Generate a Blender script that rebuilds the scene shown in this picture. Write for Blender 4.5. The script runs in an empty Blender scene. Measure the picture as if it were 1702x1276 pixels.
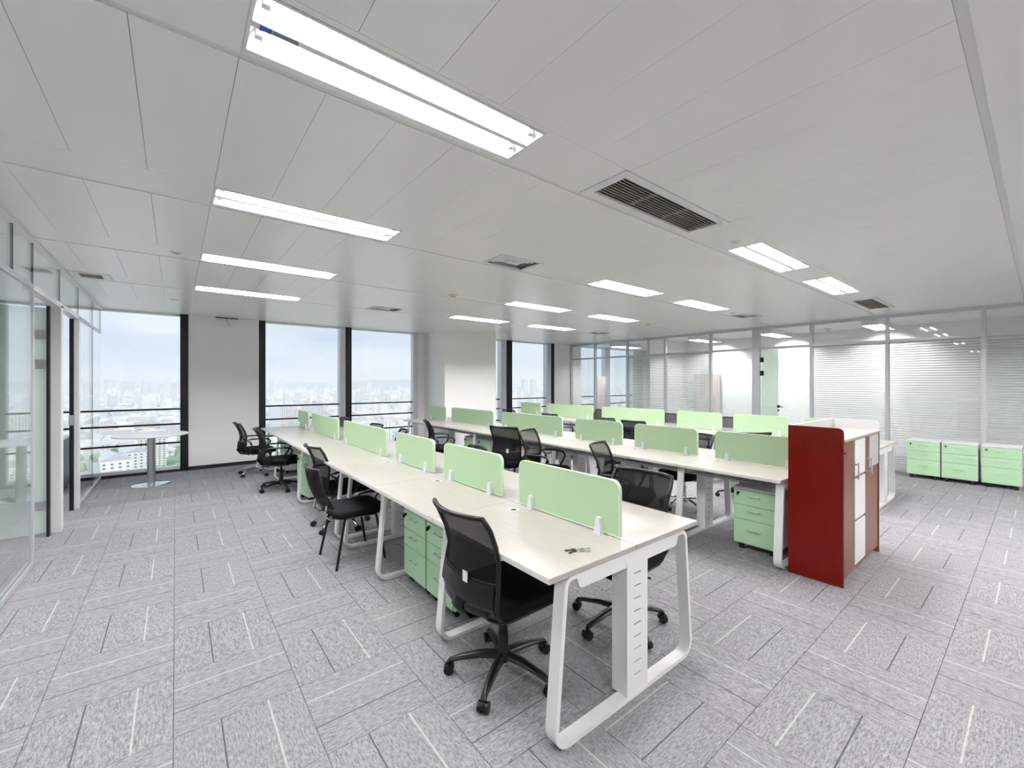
import bpy, bmesh, math, random
from mathutils import Vector, Matrix
PI = math.pi
rad = math.radians
random.seed(7)
sc = bpy.context.scene
COL = sc.collection

# ------------------------------------------------------------------ camera
cam_d = bpy.data.cameras.new('camera')
cam_d.sensor_fit = 'HORIZONTAL'; cam_d.sensor_width = 36.0
cam_d.lens = 703.0 / 1702.0 * 36.0
cam_d.shift_y = -2.0 / 1702.0
cam_d.clip_start = 0.05; cam_d.clip_end = 30000
cam = bpy.data.objects.new('camera', cam_d); COL.objects.link(cam)
cam.location = (0, 0, 1.5)
cam.rotation_euler = (rad(90), 0, -math.atan((851 - 292) / 703.0))
sc.camera = cam

# ------------------------------------------------------------------ colour management
sc.view_settings.view_transform = 'Standard'
sc.view_settings.look = 'None'
sc.view_settings.gamma = 1.0
sc.view_settings.use_curve_mapping = False
sc.view_settings.exposure = 0.1
sc.cycles.max_bounces = 10
sc.cycles.diffuse_bounces = 5
sc.cycles.glossy_bounces = 4
sc.cycles.transparent_max_bounces = 24
sc.cycles.volume_bounces = 2
sc.cycles.sample_clamp_indirect = 6.0
sc.cycles.use_denoising = True
LAMP = 184.0
SKY = 1.05

# ------------------------------------------------------------------ world: bright overcast sky
w = bpy.data.worlds.new('overcast_sky'); sc.world = w; w.use_nodes = True
nt = w.node_tree; nt.nodes.clear()
out = nt.nodes.new('ShaderNodeOutputWorld'); bg = nt.nodes.new('ShaderNodeBackground')
tc = nt.nodes.new('ShaderNodeTexCoord'); sep = nt.nodes.new('ShaderNodeSeparateXYZ')
ramp = nt.nodes.new('ShaderNodeValToRGB')
ramp.color_ramp.elements[0].position = 0.0; ramp.color_ramp.elements[0].color = (0.66, 0.74, 0.85, 1)
ramp.color_ramp.elements[1].position = 0.6; ramp.color_ramp.elements[1].color = (0.72, 0.79, 0.90, 1)
mp = nt.nodes.new('ShaderNodeMapping'); mp.inputs['Scale'].default_value = (2.2, 2.2, 9.0)
noi = nt.nodes.new('ShaderNodeTexNoise'); noi.inputs['Scale'].default_value = 1.5; noi.inputs['Detail'].default_value = 6
r2 = nt.nodes.new('ShaderNodeValToRGB')
r2.color_ramp.elements[0].position = 0.36; r2.color_ramp.elements[0].color = (0.80, 0.85, 0.93, 1)
r2.color_ramp.elements[1].position = 0.66; r2.color_ramp.elements[1].color = (1.22, 1.18, 1.12, 1)
mul = nt.nodes.new('ShaderNodeMix'); mul.data_type = 'RGBA'; mul.blend_type = 'MULTIPLY'; mul.inputs[0].default_value = 1.0
nt.links.new(tc.outputs['Generated'], sep.inputs[0]); nt.links.new(sep.outputs['Z'], ramp.inputs[0])
nt.links.new(tc.outputs['Generated'], mp.inputs[0]); nt.links.new(mp.outputs[0], noi.inputs['Vector'])
nt.links.new(noi.outputs[0], r2.inputs[0])
nt.links.new(ramp.outputs[0], mul.inputs[6]); nt.links.new(r2.outputs[0], mul.inputs[7])
nt.links.new(mul.outputs[2], bg.inputs[0]); bg.inputs[1].default_value = SKY
nt.links.new(bg.outputs[0], out.inputs[0])

# sun lamp added high behind the building to brighten the city only
sd = bpy.data.lights.new('city_fill_sun', 'SUN'); sd.energy = 2.3; sd.angle = rad(25); sd.color = (1.0, 0.97, 0.92)
so = bpy.data.objects.new('city_fill_sun', sd); COL.objects.link(so); so.rotation_euler = (rad(42), 0, rad(-25))

# ------------------------------------------------------------------ materials
MATS = {}
def mat(name, col, rough=0.5, metal=0.0, spec=0.5, noise=None, bump=None, coat=0.0):
    """noise=(scale, amount, stretch) colour variation; bump=(scale, strength)"""
    m = bpy.data.materials.new(name); m.use_nodes = True
    t = m.node_tree; b = t.nodes['Principled BSDF']
    b.inputs['Base Color'].default_value = (*col, 1)
    b.inputs['Roughness'].default_value = rough
    b.inputs['Metallic'].default_value = metal
    b.inputs['Specular IOR Level'].default_value = spec
    b.inputs['Coat Weight'].default_value = coat
    if noise or bump:
        tcn = t.nodes.new('ShaderNodeTexCoord')
    if noise:
        s, a, st = noise
        mpn = t.nodes.new('ShaderNodeMapping'); mpn.inputs['Scale'].default_value = st
        n = t.nodes.new('ShaderNodeTexNoise'); n.inputs['Scale'].default_value = s; n.inputs['Detail'].default_value = 5
        cr = t.nodes.new('ShaderNodeValToRGB')
        cr.color_ramp.elements[0].position = 0.3; cr.color_ramp.elements[1].position = 0.7
        cr.color_ramp.elements[0].color = (*[c * (1 - a) for c in col], 1)
        cr.color_ramp.elements[1].color = (*[min(1, c * (1 + a)) for c in col], 1)
        t.links.new(tcn.outputs['Object'], mpn.inputs[0]); t.links.new(mpn.outputs[0], n.inputs['Vector'])
        t.links.new(n.outputs[0], cr.inputs[0]); t.links.new(cr.outputs[0], b.inputs['Base Color'])
    if bump:
        n2 = t.nodes.new('ShaderNodeTexNoise'); n2.inputs['Scale'].default_value = bump[0]
        bp = t.nodes.new('ShaderNodeBump'); bp.inputs['Strength'].default_value = bump[1]; bp.inputs['Distance'].default_value = 0.002
        t.links.new(tcn.outputs['Object'], n2.inputs['Vector']); t.links.new(n2.outputs[0], bp.inputs['Height'])
        t.links.new(bp.outputs[0], b.inputs['Normal'])
    MATS[name] = m
    return m

def lin(r, g, b):
    f = lambda c: (c / 255 / 12.92) if c / 255 <= 0.04045 else ((c / 255 + 0.055) / 1.055) ** 2.4
    return (f(r), f(g), f(b))

M_white = mat('white_powder_coat', (0.82, 0.82, 0.82), 0.35)
M_wall = mat('white_wall_paint', (0.90, 0.90, 0.89), 0.75, noise=(1.2, 0.015, (1, 1, 1)))
M_ceil = mat('ceiling_metal', (0.93, 0.92, 0.90), 0.27, spec=0.6)
M_ceilback = mat('ceiling_recess', (0.6, 0.6, 0.58), 0.6)
M_chan = mat('ceiling_channel', (0.74, 0.74, 0.72), 0.4)
M_maple = mat('pale_maple_laminate', (0.44, 0.418, 0.382), 0.28, noise=(9, 0.05, (6, 0.5, 6)))
M_edge = mat('table_edge', (0.78, 0.76, 0.74), 0.4)
M_green = mat('green_panel', lin(170, 197, 160), 0.38)
M_greenf = mat('green_drawer', lin(180, 218, 178), 0.3)
M_greene = mat('green_edge', lin(205, 226, 198), 0.35)
M_black = mat('black_plastic', (0.008, 0.008, 0.009), 0.32, spec=0.3)
M_seat = mat('black_fabric', (0.006, 0.0055, 0.007), 0.85, spec=0.15, bump=(400, 0.4))
M_chrome = mat('chrome', (0.75, 0.75, 0.77), 0.12, metal=1.0)
M_steel = mat('brushed_steel', (0.55, 0.56, 0.57), 0.3, metal=1.0)
M_alu = mat('aluminium_frame', (0.60, 0.61, 0.64), 0.35, metal=0.35)
M_dark = mat('dark_mullion', (0.010, 0.010, 0.012), 0.4, spec=0.25)
M_skirt = mat('black_skirting', (0.02, 0.021, 0.025), 0.4)
M_red = mat('red_brown_wood', lin(102, 10, 3), 0.3, noise=(6, 0.16, (14, 14, 1.2)), spec=0.25)
M_brown = mat('brown_wood', lin(124, 84, 62), 0.35, noise=(6, 0.18, (14, 14, 1.2)))
M_cream = mat('cream_plastic', (0.70, 0.66, 0.55), 0.5)
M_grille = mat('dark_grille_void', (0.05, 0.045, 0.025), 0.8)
M_void = mat('diffuser_void', (0.20, 0.20, 0.19), 0.7)
M_louvre = mat('grille_louvre', (0.62, 0.60, 0.53), 0.5)
M_label = mat('white_paper', (0.85, 0.85, 0.85), 0.7)
M_blue = mat('blue_print', lin(60, 100, 190), 0.6)
M_bprint = mat('grey_print', lin(120, 130, 150), 0.6)
M_reflector = mat('lamp_reflector', (0.86, 0.86, 0.86), 0.35)
M_slat = mat('blind_slat', (0.58, 0.58, 0.585), 0.4)
M_grommet = mat('grommet_plastic', (0.72, 0.72, 0.72), 0.4)
M_pink = mat('pale_pink_board', lin(214, 204, 200), 0.6)
M_clip = mat('clear_plastic_clip', (0.68, 0.73, 0.74), 0.2)
M_brass = mat('dark_key', (0.10, 0.07, 0.03), 0.3, metal=0.8)
M_gfurn = mat('grey_furniture', (0.10, 0.105, 0.115), 0.5)

def glass_mat(name, tint, refl_ior=1.5, strength=1.0, frost=0.0, gcol=(1, 1, 1)):
    m = bpy.data.materials.new(name); m.use_nodes = True
    t = m.node_tree; t.nodes.clear()
    o = t.nodes.new('ShaderNodeOutputMaterial'); mix = t.nodes.new('ShaderNodeMixShader')
    tr = t.nodes.new('ShaderNodeBsdfTransparent'); tr.inputs[0].default_value = (*tint, 1)
    gl = t.nodes.new('ShaderNodeBsdfGlossy'); gl.inputs['Roughness'].default_value = 0.0; gl.inputs[0].default_value = (*gcol, 1)
    fr = t.nodes.new('ShaderNodeFresnel'); geo = t.nodes.new('ShaderNodeNewGeometry'); mr = t.nodes.new('ShaderNodeMapRange')   # same reflectance on both faces of the sheet
    mr.inputs[3].default_value = refl_ior; mr.inputs[4].default_value = 1.0 / refl_ior
    t.links.new(geo.outputs['Backfacing'], mr.inputs[0]); t.links.new(mr.outputs[0], fr.inputs[0])
    t.links.new(fr.outputs[0], mix.inputs[0])
    if frost > 0:
        m2 = t.nodes.new('ShaderNodeMixShader'); m2.inputs[0].default_value = frost
        tl = t.nodes.new('ShaderNodeBsdfTranslucent'); tl.inputs[0].default_value = (*tint, 1)
        df = t.nodes.new('ShaderNodeBsdfDiffuse'); df.inputs[0].default_value = (*tint, 1)
        m3 = t.nodes.new('ShaderNodeMixShader'); m3.inputs[0].default_value = 0.5
        t.links.new(tl.outputs[0], m3.inputs[1]); t.links.new(df.outputs[0], m3.inputs[2])
        t.links.new(tr.outputs[0], m2.inputs[1]); t.links.new(m3.outputs[0], m2.inputs[2])
        t.links.new(m2.outputs[0], mix.inputs[1])
    else:
        t.links.new(tr.outputs[0], mix.inputs[1])
    t.links.new(gl.outputs[0], mix.inputs[2]); t.links.new(mix.outputs[0], o.inputs[0])
    return m
M_glass = glass_mat('clear_glass', (0.93, 0.955, 0.95))
M_wglass = glass_mat('window_glass', (0.97, 0.98, 0.985), 1.35)
M_frost = glass_mat('frosted_green_glass', (0.84, 0.91, 0.86), frost=0.75)

def mesh_fabric(name, op):
    m = bpy.data.materials.new(name); m.use_nodes = True
    t = m.node_tree; t.nodes.clear()
    o = t.nodes.new('ShaderNodeOutputMaterial'); mix = t.nodes.new('ShaderNodeMixShader')
    tr = t.nodes.new('ShaderNodeBsdfTransparent')
    p = t.nodes.new('ShaderNodeBsdfPrincipled'); p.inputs['Base Color'].default_value = (0.008, 0.008, 0.009, 1); p.inputs['Specular IOR Level'].default_value = 0.15; p.inputs['Roughness'].default_value = 0.6
    mix.inputs[0].default_value = op
    t.links.new(tr.outputs[0], mix.inputs[1]); t.links.new(p.outputs[0], mix.inputs[2]); t.links.new(mix.outputs[0], o.inputs[0])
    return m
M_mesh = mesh_fabric('black_mesh_fabric', 0.74)
M_meshthin = mesh_fabric('thin_black_mesh_fabric', 0.50)

def emit(name, col, s):
    m = bpy.data.materials.new(name); m.use_nodes = True
    t = m.node_tree; t.nodes.clear()
    o = t.nodes.new('ShaderNodeOutputMaterial'); e = t.nodes.new('ShaderNodeEmission')
    e.inputs[0].default_value = (*col, 1); e.inputs[1].default_value = s
    t.links.new(e.outputs[0], o.inputs[0]); return m
M_tube = emit('fluorescent_tube', (1.0, 0.975, 0.975), LAMP)

def carpet():
    m = bpy.data.materials.new('grey_carpet_tile'); m.use_nodes = True
    t = m.node_tree; b = t.nodes['Principled BSDF']; N = t.nodes.new; L = t.links.new
    b.inputs['Roughness'].default_value = 0.95; b.inputs['Specular IOR Level'].default_value = 0.15
    uv = N('ShaderNodeUVMap'); oi = N('ShaderNodeObjectInfo')
    mulr = N('ShaderNodeMath'); mulr.operation = 'MULTIPLY'; mulr.inputs[1].default_value = 57.0
    L(oi.outputs['Random'], mulr.inputs[0])
    off = N('ShaderNodeCombineXYZ'); L(mulr.outputs[0], off.inputs[2])
    add = N('ShaderNodeVectorMath'); add.operation = 'ADD'; L(uv.outputs[0], add.inputs[0]); L(off.outputs[0], add.inputs[1])
    mp1 = N('ShaderNodeMapping'); mp1.inputs['Scale'].default_value = (75, 16, 1); L(add.outputs[0], mp1.inputs[0])
    n1 = N('ShaderNodeTexNoise'); n1.inputs['Scale'].default_value = 1.0; n1.inputs['Detail'].default_value = 3; L(mp1.outputs[0], n1.inputs['Vector'])
    mp2 = N('ShaderNodeMapping'); mp2.inputs['Scale'].default_value = (130, 110, 1); L(add.outputs[0], mp2.inputs[0])
    n2 = N('ShaderNodeTexNoise'); n2.inputs['Scale'].default_value = 1.0; n2.inputs['Detail'].default_value = 2; L(mp2.outputs[0], n2.inputs['Vector'])
    mixn = N('ShaderNodeMath'); mixn.operation = 'ADD'; L(n1.outputs[0], mixn.inputs[0]); L(n2.outputs[0], mixn.inputs[1])
    cr = N('ShaderNodeValToRGB')
    cr.color_ramp.elements[0].position = 0.34; cr.color_ramp.elements[0].color = (0.135, 0.135, 0.145, 1)
    cr.color_ramp.elements[1].position = 0.66; cr.color_ramp.elements[1].color = (0.42, 0.415, 0.432, 1)
    hlf = N('ShaderNodeMath'); hlf.operation = 'MULTIPLY'; hlf.inputs[1].default_value = 0.5
    L(mixn.outputs[0], hlf.inputs[0]); L(hlf.outputs[0], cr.inputs[0])
    sx = N('ShaderNodeSeparateXYZ'); L(uv.outputs[0], sx.inputs[0])
    def band(c, wd):
        s = N('ShaderNodeMath'); s.operation = 'SUBTRACT'; s.inputs[1].default_value = c; L(sx.outputs['X'], s.inputs[0])
        a = N('ShaderNodeMath'); a.operation = 'ABSOLUTE'; L(s.outputs[0], a.inputs[0])
        l = N('ShaderNodeMath'); l.operation = 'LESS_THAN'; l.inputs[1].default_value = wd; L(a.outputs[0], l.inputs[0])
        return l.outputs[0]
    dk = N('ShaderNodeMix'); dk.data_type = 'RGBA'; L(cr.outputs[0], dk.inputs[6]); dk.inputs[7].default_value = (0.10, 0.10, 0.105, 1)
    L(band(0.345, 0.006), dk.inputs[0])
    lt = N('ShaderNodeMix'); lt.data_type = 'RGBA'; L(dk.outputs[2], lt.inputs[6]); lt.inputs[7].default_value = (0.62, 0.62, 0.58, 1)
    bl = N('ShaderNodeMath'); bl.operation = 'MULTIPLY'; L(band(0.72, 0.008), bl.inputs[0]); bl.inputs[1].default_value = 0.5
    L(bl.outputs[0], lt.inputs[0]); L(lt.outputs[2], b.inputs['Base Color'])
    bp = N('ShaderNodeBump'); bp.inputs['Strength'].default_value = 0.5; bp.inputs['Distance'].default_value = 0.004
    L(n2.outputs[0], bp.inputs['Height']); L(bp.outputs[0], b.inputs['Normal'])
    return m
M_carpet = carpet()
M_carpetbase = mat('carpet_joint', (0.12, 0.12, 0.125), 0.95, spec=0.1)

# ------------------------------------------------------------------ mesh toolkit
class MB:
    def __init__(s): s.v = []; s.f = []; s.uv = None
    def add(s, vs, fs):
        o = len(s.v); s.v += [tuple(v) for v in vs]; s.f += [tuple(i + o for i in f) for f in fs]; return s
    def box(s, c, d, b=0.0, rz=0.0):
        x, y, z = [k / 2 for k in d]
        if b <= 0:
            vs = [(-x, -y, -z), (x, -y, -z), (x, y, -z), (-x, y, -z), (-x, -y, z), (x, -y, z), (x, y, z), (-x, y, z)]
            fs = [(0, 3, 2, 1), (4, 5, 6, 7), (0, 1, 5, 4), (1, 2, 6, 5), (2, 3, 7, 6), (3, 0, 4, 7)]
        else:
            bm = bmesh.new(); bmesh.ops.create_cube(bm, size=1.0)
            for v in bm.verts: v.co = Vector((v.co.x * 2 * x, v.co.y * 2 * y, v.co.z * 2 * z))
            bmesh.ops.bevel(bm, geom=bm.edges[:], offset=b, segments=2, profile=0.5, affect='EDGES')
            bm.verts.index_update()
            vs = [tuple(v.co) for v in bm.verts]; fs = [tuple(v.index for v in f.verts) for f in bm.faces]; bm.free()
        cs, sn = math.cos(rz), math.sin(rz)
        s.add([(c[0] + a * cs - bb * sn, c[1] + a * sn + bb * cs, c[2] + e) for a, bb, e in vs], fs); return s
    def b2(s, x0, x1, y0, y1, z0, z1, b=0.0):
        return s.box(((x0 + x1) / 2, (y0 + y1) / 2, (z0 + z1) / 2), (abs(x1 - x0), abs(y1 - y0), abs(z1 - z0)), b)
    def tube(s, pts, r, n=8, closed=False, flat=None):
        P = [Vector(p) for p in pts]; k = len(P); rings = []
        rr = r if isinstance(r, (list, tuple)) else [r] * k
        up = Vector((0, 0, 1)); prev = None
        for i in range(k):
            if closed: t = (P[(i + 1) % k] - P[i - 1]).normalized()
            else: t = (P[min(i + 1, k - 1)] - P[max(i - 1, 0)]).normalized()
            if prev is None:
                a = t.cross(up)
                if a.length < 0.1: a = t.cross(Vector((1, 0, 0)))
                a.normalize()
            else:
                a = (prev - t * prev.dot(t)); a.normalize()
            prev = a; bvec = t.cross(a)
            fx, fy = flat if flat else (1, 1)
            rings.append([P[i] + a * (math.cos(2 * PI * j / n) * rr[i] * fx) + bvec * (math.sin(2 * PI * j / n) * rr[i] * fy) for j in range(n)])
        vs = [v for rg in rings for v in rg]; fs = []
        m = k if closed else k - 1
        for i in range(m):
            for j in range(n):
                i2 = (i + 1) % k
                fs.append((i * n + j, i * n + (j + 1) % n, i2 * n + (j + 1) % n, i2 * n + j))
        if not closed:
            fs.append(tuple(range(n - 1, -1, -1))); fs.append(tuple((k - 1) * n + j for j in range(n)))
        s.add(vs, fs); return s
    def lathe(s, prof, n=24, c=(0, 0, 0), sx=1, sy=1):
        vs = []; fs = []
        for r, z in prof:
            for j in range(n):
                a = 2 * PI * j / n; vs.append((c[0] + r * math.cos(a) * sx, c[1] + r * math.sin(a) * sy, c[2] + z))
        for i in range(len(prof) - 1):
            for j in range(n):
                fs.append((i * n + j, i * n + (j + 1) % n, (i + 1) * n + (j + 1) % n, (i + 1) * n + j))
        fs.append(tuple(range(n - 1, -1, -1))); fs.append(tuple((len(prof) - 1) * n + j for j in range(n)))
        s.add(vs, fs); return s
    def cyl(s, c, r, h, n=16, axis='z'):
        k = len(s.v); s.lathe([(r, -h / 2), (r, h / 2)], n)
        for i in range(k, len(s.v)):
            x, y, z = s.v[i]
            if axis == 'x': x, y, z = z, x, y
            elif axis == 'y': x, y, z = y, z, x
            s.v[i] = (x + c[0], y + c[1], z + c[2])
        return s
    def prism(s, outline, t0, t1, plane='xz'):
        """outline = list of (a,b); extruded between t0 and t1 on the third axis"""
        n = len(outline)
        def mk(a, b, t): return {'xz': (a, t, b), 'yz': (t, a, b), 'xy': (a, b, t)}[plane]
        vs = [mk(a, b, t0) for a, b in outline] + [mk(a, b, t1) for a, b in outline]
        fs = [tuple(range(n)), tuple(range(2 * n - 1, n - 1, -1))] + [(i, i + n, (i + 1) % n + n, (i + 1) % n) for i in range(n)]
        s.add(vs, fs); return s
    def ringprism(s, o, i_, t0, t1, plane='xz'):
        n = len(o)
        def mk(a, b, t): return {'xz': (a, t, b), 'yz': (t, a, b), 'xy': (a, b, t)}[plane]
        vs = [mk(*p, t0) for p in o] + [mk(*p, t1) for p in o] + [mk(*p, t0) for p in i_] + [mk(*p, t1) for p in i_]
        fs = []
        for k in range(n):
            j = (k + 1) % n
            fs += [(k, k + n, j + n, j), (2 * n + k, 2 * n + j, 3 * n + j, 3 * n + k), (k, j, 2 * n + j, 2 * n + k), (n + k, 3 * n + k, 3 * n + j, n + j)]
        s.add(vs, fs); return s
    def cushion(s, outline, z0, z1, r, crown=0.0):
        lv = [(0.90, z0), (0.975, z0 + r * 0.35), (1.0, z0 + r), (1.0, z1 - r), (0.975, z1 - r * 0.35), (0.92, z1), (0.5, z1 + crown)]
        n = len(outline); vs = []; fs = []
        for sc_, z in lv:
            vs += [(x * sc_, y * sc_, z) for x, y in outline]
        for i in range(len(lv) - 1):
            for j in range(n):
                fs.append((i * n + j, i * n + (j + 1) % n, (i + 1) * n + (j + 1) % n, (i + 1) * n + j))
        fs.append(tuple(range(n - 1, -1, -1)))
        vs.append((0, 0, z1 + crown)); k = len(vs) - 1; base = (len(lv) - 1) * n
        for j in range(n): fs.append((base + j, base + (j + 1) % n, k))
        s.add(vs, fs); return s
    def mesh(s, name, m, smooth=None):
        me = bpy.data.meshes.new(name); me.from_pydata(s.v, [], s.f)
        bm = bmesh.new(); bm.from_mesh(me); bmesh.ops.recalc_face_normals(bm, faces=bm.faces); bm.to_mesh(me); bm.free()
        me.materials.append(m)
        if smooth:
            me.polygons.foreach_set('use_smooth', [True] * len(me.polygons)); me.set_sharp_from_angle(angle=rad(smooth))
        me.update(); return me
    def obj(s, name, m, parent=None, smooth=None, loc=None, rz=0.0):
        o = bpy.data.objects.new(name, s.mesh(name, m, smooth)); COL.objects.link(o)
        if parent: o.parent = parent
        if loc: o.location = loc
        if rz: o.rotation_euler = (0, 0, rz)
        return o

def rrect(x0, x1, y0, y1, r, seg=5):
    """rounded rectangle, r = radius or (r00, r10, r11, r01)"""
    rs = r if isinstance(r, (list, tuple)) else (r,) * 4
    C = [(x0, y0, 180, rs[0]), (x1, y0, 270, rs[1]), (x1, y1, 0, rs[2]), (x0, y1, 90, rs[3])]
    o = []
    for cx, cy, a0, q in C:
        q = max(q, 1e-4)
        ox = cx + (q if cx == x0 else -q); oy = cy + (q if cy == y0 else -q)
        for i in range(seg + 1):
            a = rad(a0 + 90 * i / seg); o.append((ox + q * math.cos(a), oy + q * math.sin(a)))
    return o

def roundpoly(pts, rs, seg=6):
    n = len(pts); o = []
    for i in range(n):
        p = Vector(pts[i]); a = (Vector(pts[i - 1]) - p); b = (Vector(pts[(i + 1) % n]) - p)
        an = a.normalized(); bn = b.normalized(); ang = an.angle(bn); d = rs[i] / math.tan(ang / 2)
        s_, e_ = p + an * d, p + bn * d
        c = p + (an + bn).normalized() * (rs[i] / math.sin(ang / 2))
        v0 = s_ - c; v1 = e_ - c; th = v0.angle(v1); sg = 1 if v0.x * v1.y - v0.y * v1.x > 0 else -1
        for k in range(seg + 1):
            t = sg * th * k / seg
            o.append((c.x + v0.x * math.cos(t) - v0.y * math.sin(t), c.y + v0.x * math.sin(t) + v0.y * math.cos(t)))
    return o

def offset(poly, d):
    n = len(poly); o = []
    area = sum(poly[i - 1][0] * poly[i][1] - poly[i][0] * poly[i - 1][1] for i in range(n))
    sg = 1 if area > 0 else -1
    for i in range(n):
        a = Vector(poly[i - 1]); b = Vector(poly[i]); c = Vector(poly[(i + 1) % n])
        t = (c - a)
        if t.length < 1e-9: t = Vector((1, 0))
        t.normalize(); nrm = Vector((-t.y, t.x)) * sg
        o.append((b.x + nrm.x * d, b.y + nrm.y * d))
    return o

def empty(name, loc=(0, 0, 0), rz=0.0, parent=None):
    o = bpy.data.objects.new(name, None); COL.objects.link(o); o.location = loc; o.rotation_euler = (0, 0, rz)
    o.empty_display_size = 0.1
    if parent: o.parent = parent
    return o
def tag(o, label=None, cat=None, group=None, kind=None):
    if label: o['label'] = label
    if cat: o['category'] = cat
    if group: o['group'] = group
    if kind: o['kind'] = kind
    return o
def struct(o): o['kind'] = 'structure'; return o
def link_copy(src, parent, loc=None, rz=None):
    c = src.copy(); COL.objects.link(c); c.parent = parent
    if loc is not None: c.location = loc
    if rz is not None: c.rotation_euler = (0, 0, rz)
    return c
def kids(o): return list(o.children)
def dup(root, loc=None, rz=None, parent=None):
    ch = {}
    for o in COL.objects:
        if o.parent: ch.setdefault(o.parent.name, []).append(o)
    def rec(o, p):
        c = o.copy(); COL.objects.link(c); c.parent = p
        for k in ch.get(o.name, []): rec(k, c)
        return c
    r = rec(root, parent)
    if loc is not None: r.location = loc
    if rz is not None: r.rotation_euler = (0, 0, rz)
    return r

# ------------------------------------------------------------------ dimensions of the room (metres, camera at 0,0,1.5)
C = 2.665                  # ceiling
XL, XR = -0.92, 9.60       # glass partitions
YB, YW = -3.2, 9.15        # wall behind the camera / window wall
YG = 9.25                  # glass plane
XL2, XR2 = -4.6, 13.4

# ================================================================== STRUCTURE
# ---- floor with carpet tiles
fl = struct(MB().b2(XL2, XR2, YB, YG + 0.1, -0.12, -0.004).obj('floor', M_carpetbase))
T = 0.4865; g = 0.0007
tm = MB(); hh = T / 2 - g
tm.add([(-hh, -hh, -0.004), (hh, -hh, -0.004), (hh, hh, -0.004), (-hh, hh, -0.004),
        (-hh + .001, -hh + .001, 0), (hh - .001, -hh + .001, 0), (hh - .001, hh - .001, 0), (-hh + .001, hh - .001, 0)],
       [(4, 5, 6, 7), (0, 1, 5, 4), (1, 2, 6, 5), (2, 3, 7, 6), (3, 0, 4, 7)])
tme = tm.mesh('carpet_tile', M_carpet)
uvl = tme.uv_layers.new(name='UVMap')
for lp in tme.loops:
    co = tme.vertices[lp.vertex_index].co; uvl.data[lp.index].uv = (co.x / T + 0.5, co.y / T + 0.5)
cx_, cy_ = 0, 0
cand = []
for i in range(-9, 28):
    for j in range(-11, 16):
        x = -0.008 + T * (i + 0.5); y = 1.80 + T * (j + 0.5)
        if y > YW + 0.05 or y < YB or x < XL2 or x > XR2: continue
        fwd = x * 0.622 + y * 0.783; side = x * 0.783 - y * 0.622
        vis = fwd > 0.9 and abs(side) < fwd * 1.21 + 0.7 and fwd > 1.5
        inroom = XL < x < XR + 0.2
        cand.append((fwd if (vis and inroom) else 100 + fwd, x, y, (i + j) % 2))
cand.sort()
rest = MB(); restuv = []
for n_, (f_, x, y, odd) in enumerate(cand):
    if n_ < 296:
        o = bpy.data.objects.new('carpet_tile', tme); COL.objects.link(o); o.parent = fl
        o.location = (x, y, 0)
        o.rotation_euler = (0, 0, rad(90) if odd else 0)
    else:
        a0, a1 = (-hh, hh)
        rest.add([(x + a0, y + a0, 0), (x + a1, y + a0, 0), (x + a1, y + a1, 0), (x + a0, y + a1, 0)], [(0, 1, 2, 3)])
        q = [(0, 0), (1, 0), (1, 1), (0, 1)]
        restuv += [(v, u) for u, v in q] if odd else q
ro = rest.obj('carpet_tiles_beyond', M_carpet, fl); ro['kind'] = 'stuff'
ul = ro.data.uv_layers.new(name='UVMap')
for k, lp in enumerate(ro.data.loops):
    ul.data[lp.index].uv = restuv[lp.vertex_index]

# ---- ceiling
cl = struct(MB().b2(XL2, XR2, YB, YG + 0.15, C + 0.13, C + 0.30).obj('ceiling', M_ceilback))
PW = 0.2975
def panel(x0, x1, y0, y1, name='ceiling_panel', m=None, z=C, th=0.012):
    if x1 - x0 < 0.01 or y1 - y0 < 0.01: return
    gx = 0.0006
    return MB().b2(x0 + gx, x1 - gx, y0 + gx, y1 - gx, z, z + th).obj(name, m or M_ceil, cl)
def joint_list(xa, xb):
    k0 = math.ceil((xa - 0.475) / PW); xs = [xa]; k = k0
    while 0.475 + k * PW < xb - 0.02:
        q = 0.475 + k * PW
        if q > xa + 0.02: xs.append(q)
        k += 1
    xs.append(xb); return xs
pcache = {}
def fast_panel(x0, x1, y0, y1):
    key = (round(x1 - x0, 3), round(y1 - y0, 3))
    if key not in pcache:
        w_, d_ = key
        pcache[key] = MB().b2(-w_ / 2 + .0007, w_ / 2 - .0007, -d_ / 2 + .0007, d_ / 2 - .0007, 0, 0.012).mesh('ceiling_panel', M_ceil)
    o = bpy.data.objects.new('ceiling_panel', pcache[key]); COL.objects.link(o); o.parent = cl
    o.location = ((x0 + x1) / 2, (y0 + y1) / 2, C)
ROW = lambda k: 1.42 + 1.625 * (k - 1)
js = joint_list(XL + 0.02, XR - 0.02)
for k in range(0, 5):            # the wide zones between the light rows
    y0 = ROW(k) + 0.38; y1 = ROW(k + 1)
    for a, b in zip(js[:-1], js[1:]): fast_panel(a, b, y0, y1)
panel(XL + .02, XR - .02, YB, ROW(0))
for a, b in zip(js[:-1], js[1:]): pass
panel(XL2, XL - 0.04, YB, YG + 0.1); panel(XR + 0.06, XR2, YB, YG + 0.1)
for a, b in zip(joint_list(XL + .02, 4.66)[:-1:4], joint_list(XL + .02, 4.66)[4::4]): panel(a, b, 8.30, YG + 0.1, z=C + 0.004)
a_ = joint_list(XL + .02, 4.66); panel(a_[(len(a_) - 1) // 4 * 4], XR - .02, 8.30, YG + 0.1, z=C + 0.004)

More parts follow.
